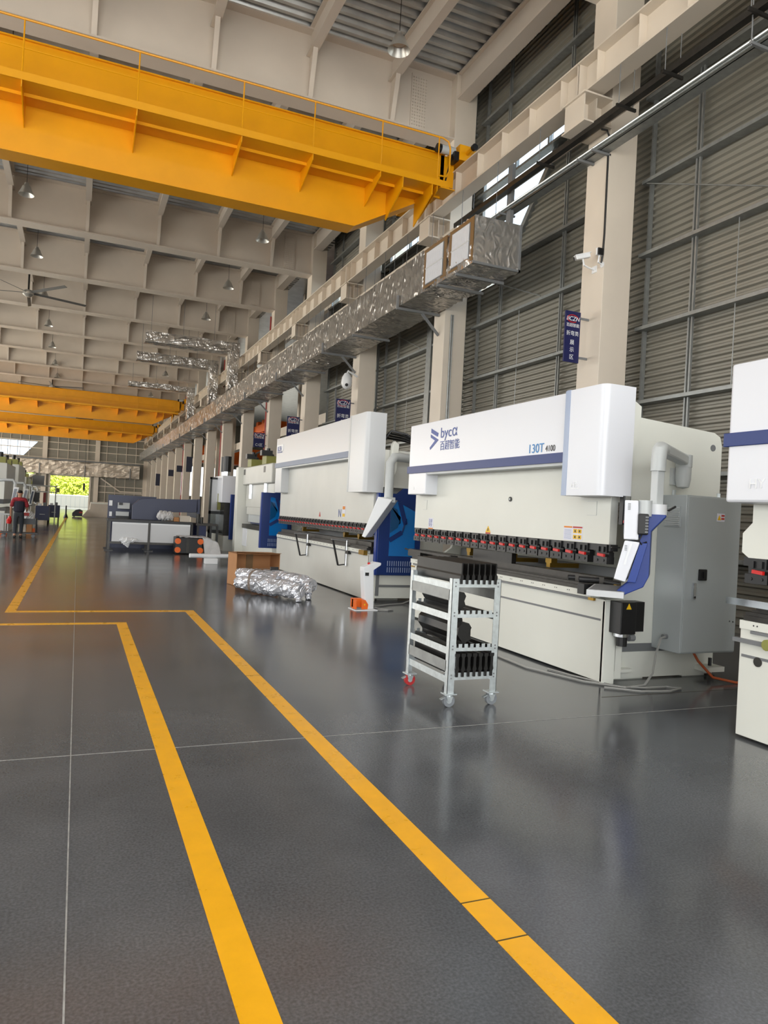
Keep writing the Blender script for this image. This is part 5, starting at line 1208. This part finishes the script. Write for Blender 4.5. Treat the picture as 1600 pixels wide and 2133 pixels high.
skin_mesh('body', 'skin', body, ed_, ps_)
skin_mesh('jeans', 'denim', [J(0, 0, .9, .17, .13), J(-.085, 0, .80, .098), J(-.10, .06, .46, .075), J(-.10, -.09, .12, .06), J(.085, 0, .80, .098), J(.09, .12, .47, .075), J(.08, .12, .12, .06), J(0, 0, .98, .142, .106)], [(0, 1), (1, 2), (2, 3), (0, 4), (4, 5), (5, 6), (0, 7)], ps_)
skin_mesh('shirt', 'shirt', [J(0, 0, .86, .2, .16), J(0, 0, 1.0, .19, .15), J(0, 0, 1.14, .19, .15), J(0, .02, 1.28, .2, .14), J(0, .03, 1.38, .11, .09)], [(0, 1), (1, 2), (2, 3), (3, 4)], ps_)
skin_mesh('sleeves', 'redshirt', [J(0, .02, 1.335, .15, .105), J(-.19, .02, 1.32, .082), J(-.25, -.03, 1.05, .068), J(.19, .02, 1.32, .082), J(.25, .02, 1.05, .068)], [(0, 1), (1, 2), (0, 3), (3, 4)], ps_)
skin_mesh('hair', 'hair', [J(0, .03, 1.53, .07, .075), J(0, .035, 1.6, .092, .1), J(0, .05, 1.66, .068, .075)], [(0, 1), (1, 2)], ps_)
for x, y in ((-.105, -.03), (.08, .19)): B(px_+x-.05, px_+x+.05, py_+y-.1, py_+y+.17, 0, .08).build('shoe', 'black', ps_, bevel=.03)
hf = B(px_-.02, px_+.02, py_+.13, py_+.17, 1.535, 1.575); hf.build('nose', 'skin', ps_)
for x in (-.035, .035): MB().lathe([(0, .012), (.012, 0), (0, -.012)], (px_+x, py_+.135, 1.585), 8).build('eye', 'black', ps_)
B(px_-.03, px_+.03, py_+.13, py_+.14, 1.50, 1.512).build('mouth', 'redp', ps_)
for x in (-.088, .088): MB().lathe([(0, .035), (.014, .02), (.014, -.02), (0, -.03)], (px_+x, py_+.05, 1.565), 8).build('ear', 'skin', ps_)
one('red_bag', wrapped([(px_-.28, py_+.1, .74), (px_-.3, py_+.1, .6), (px_-.31, py_+.1, .48)], [.03, .09, .07], 12, 31, .01), 'red', 'small red bag carried in the hand of the walking person', 'bag')

# ------------------------------------------------------------------ lettering becomes plain mesh
bpy.context.view_layer.update(); dg = bpy.context.evaluated_depsgraph_get()
for o in [o for o in bpy.data.objects if o.type == 'FONT']:
    me = bpy.data.meshes.new_from_object(o.evaluated_get(dg)); nm = o.name
    n = bpy.data.objects.new('tmp', me); COL.objects.link(n); n.parent = o.parent; n.matrix_local = o.matrix_local.copy()
    bpy.data.objects.remove(o); n.name = nm
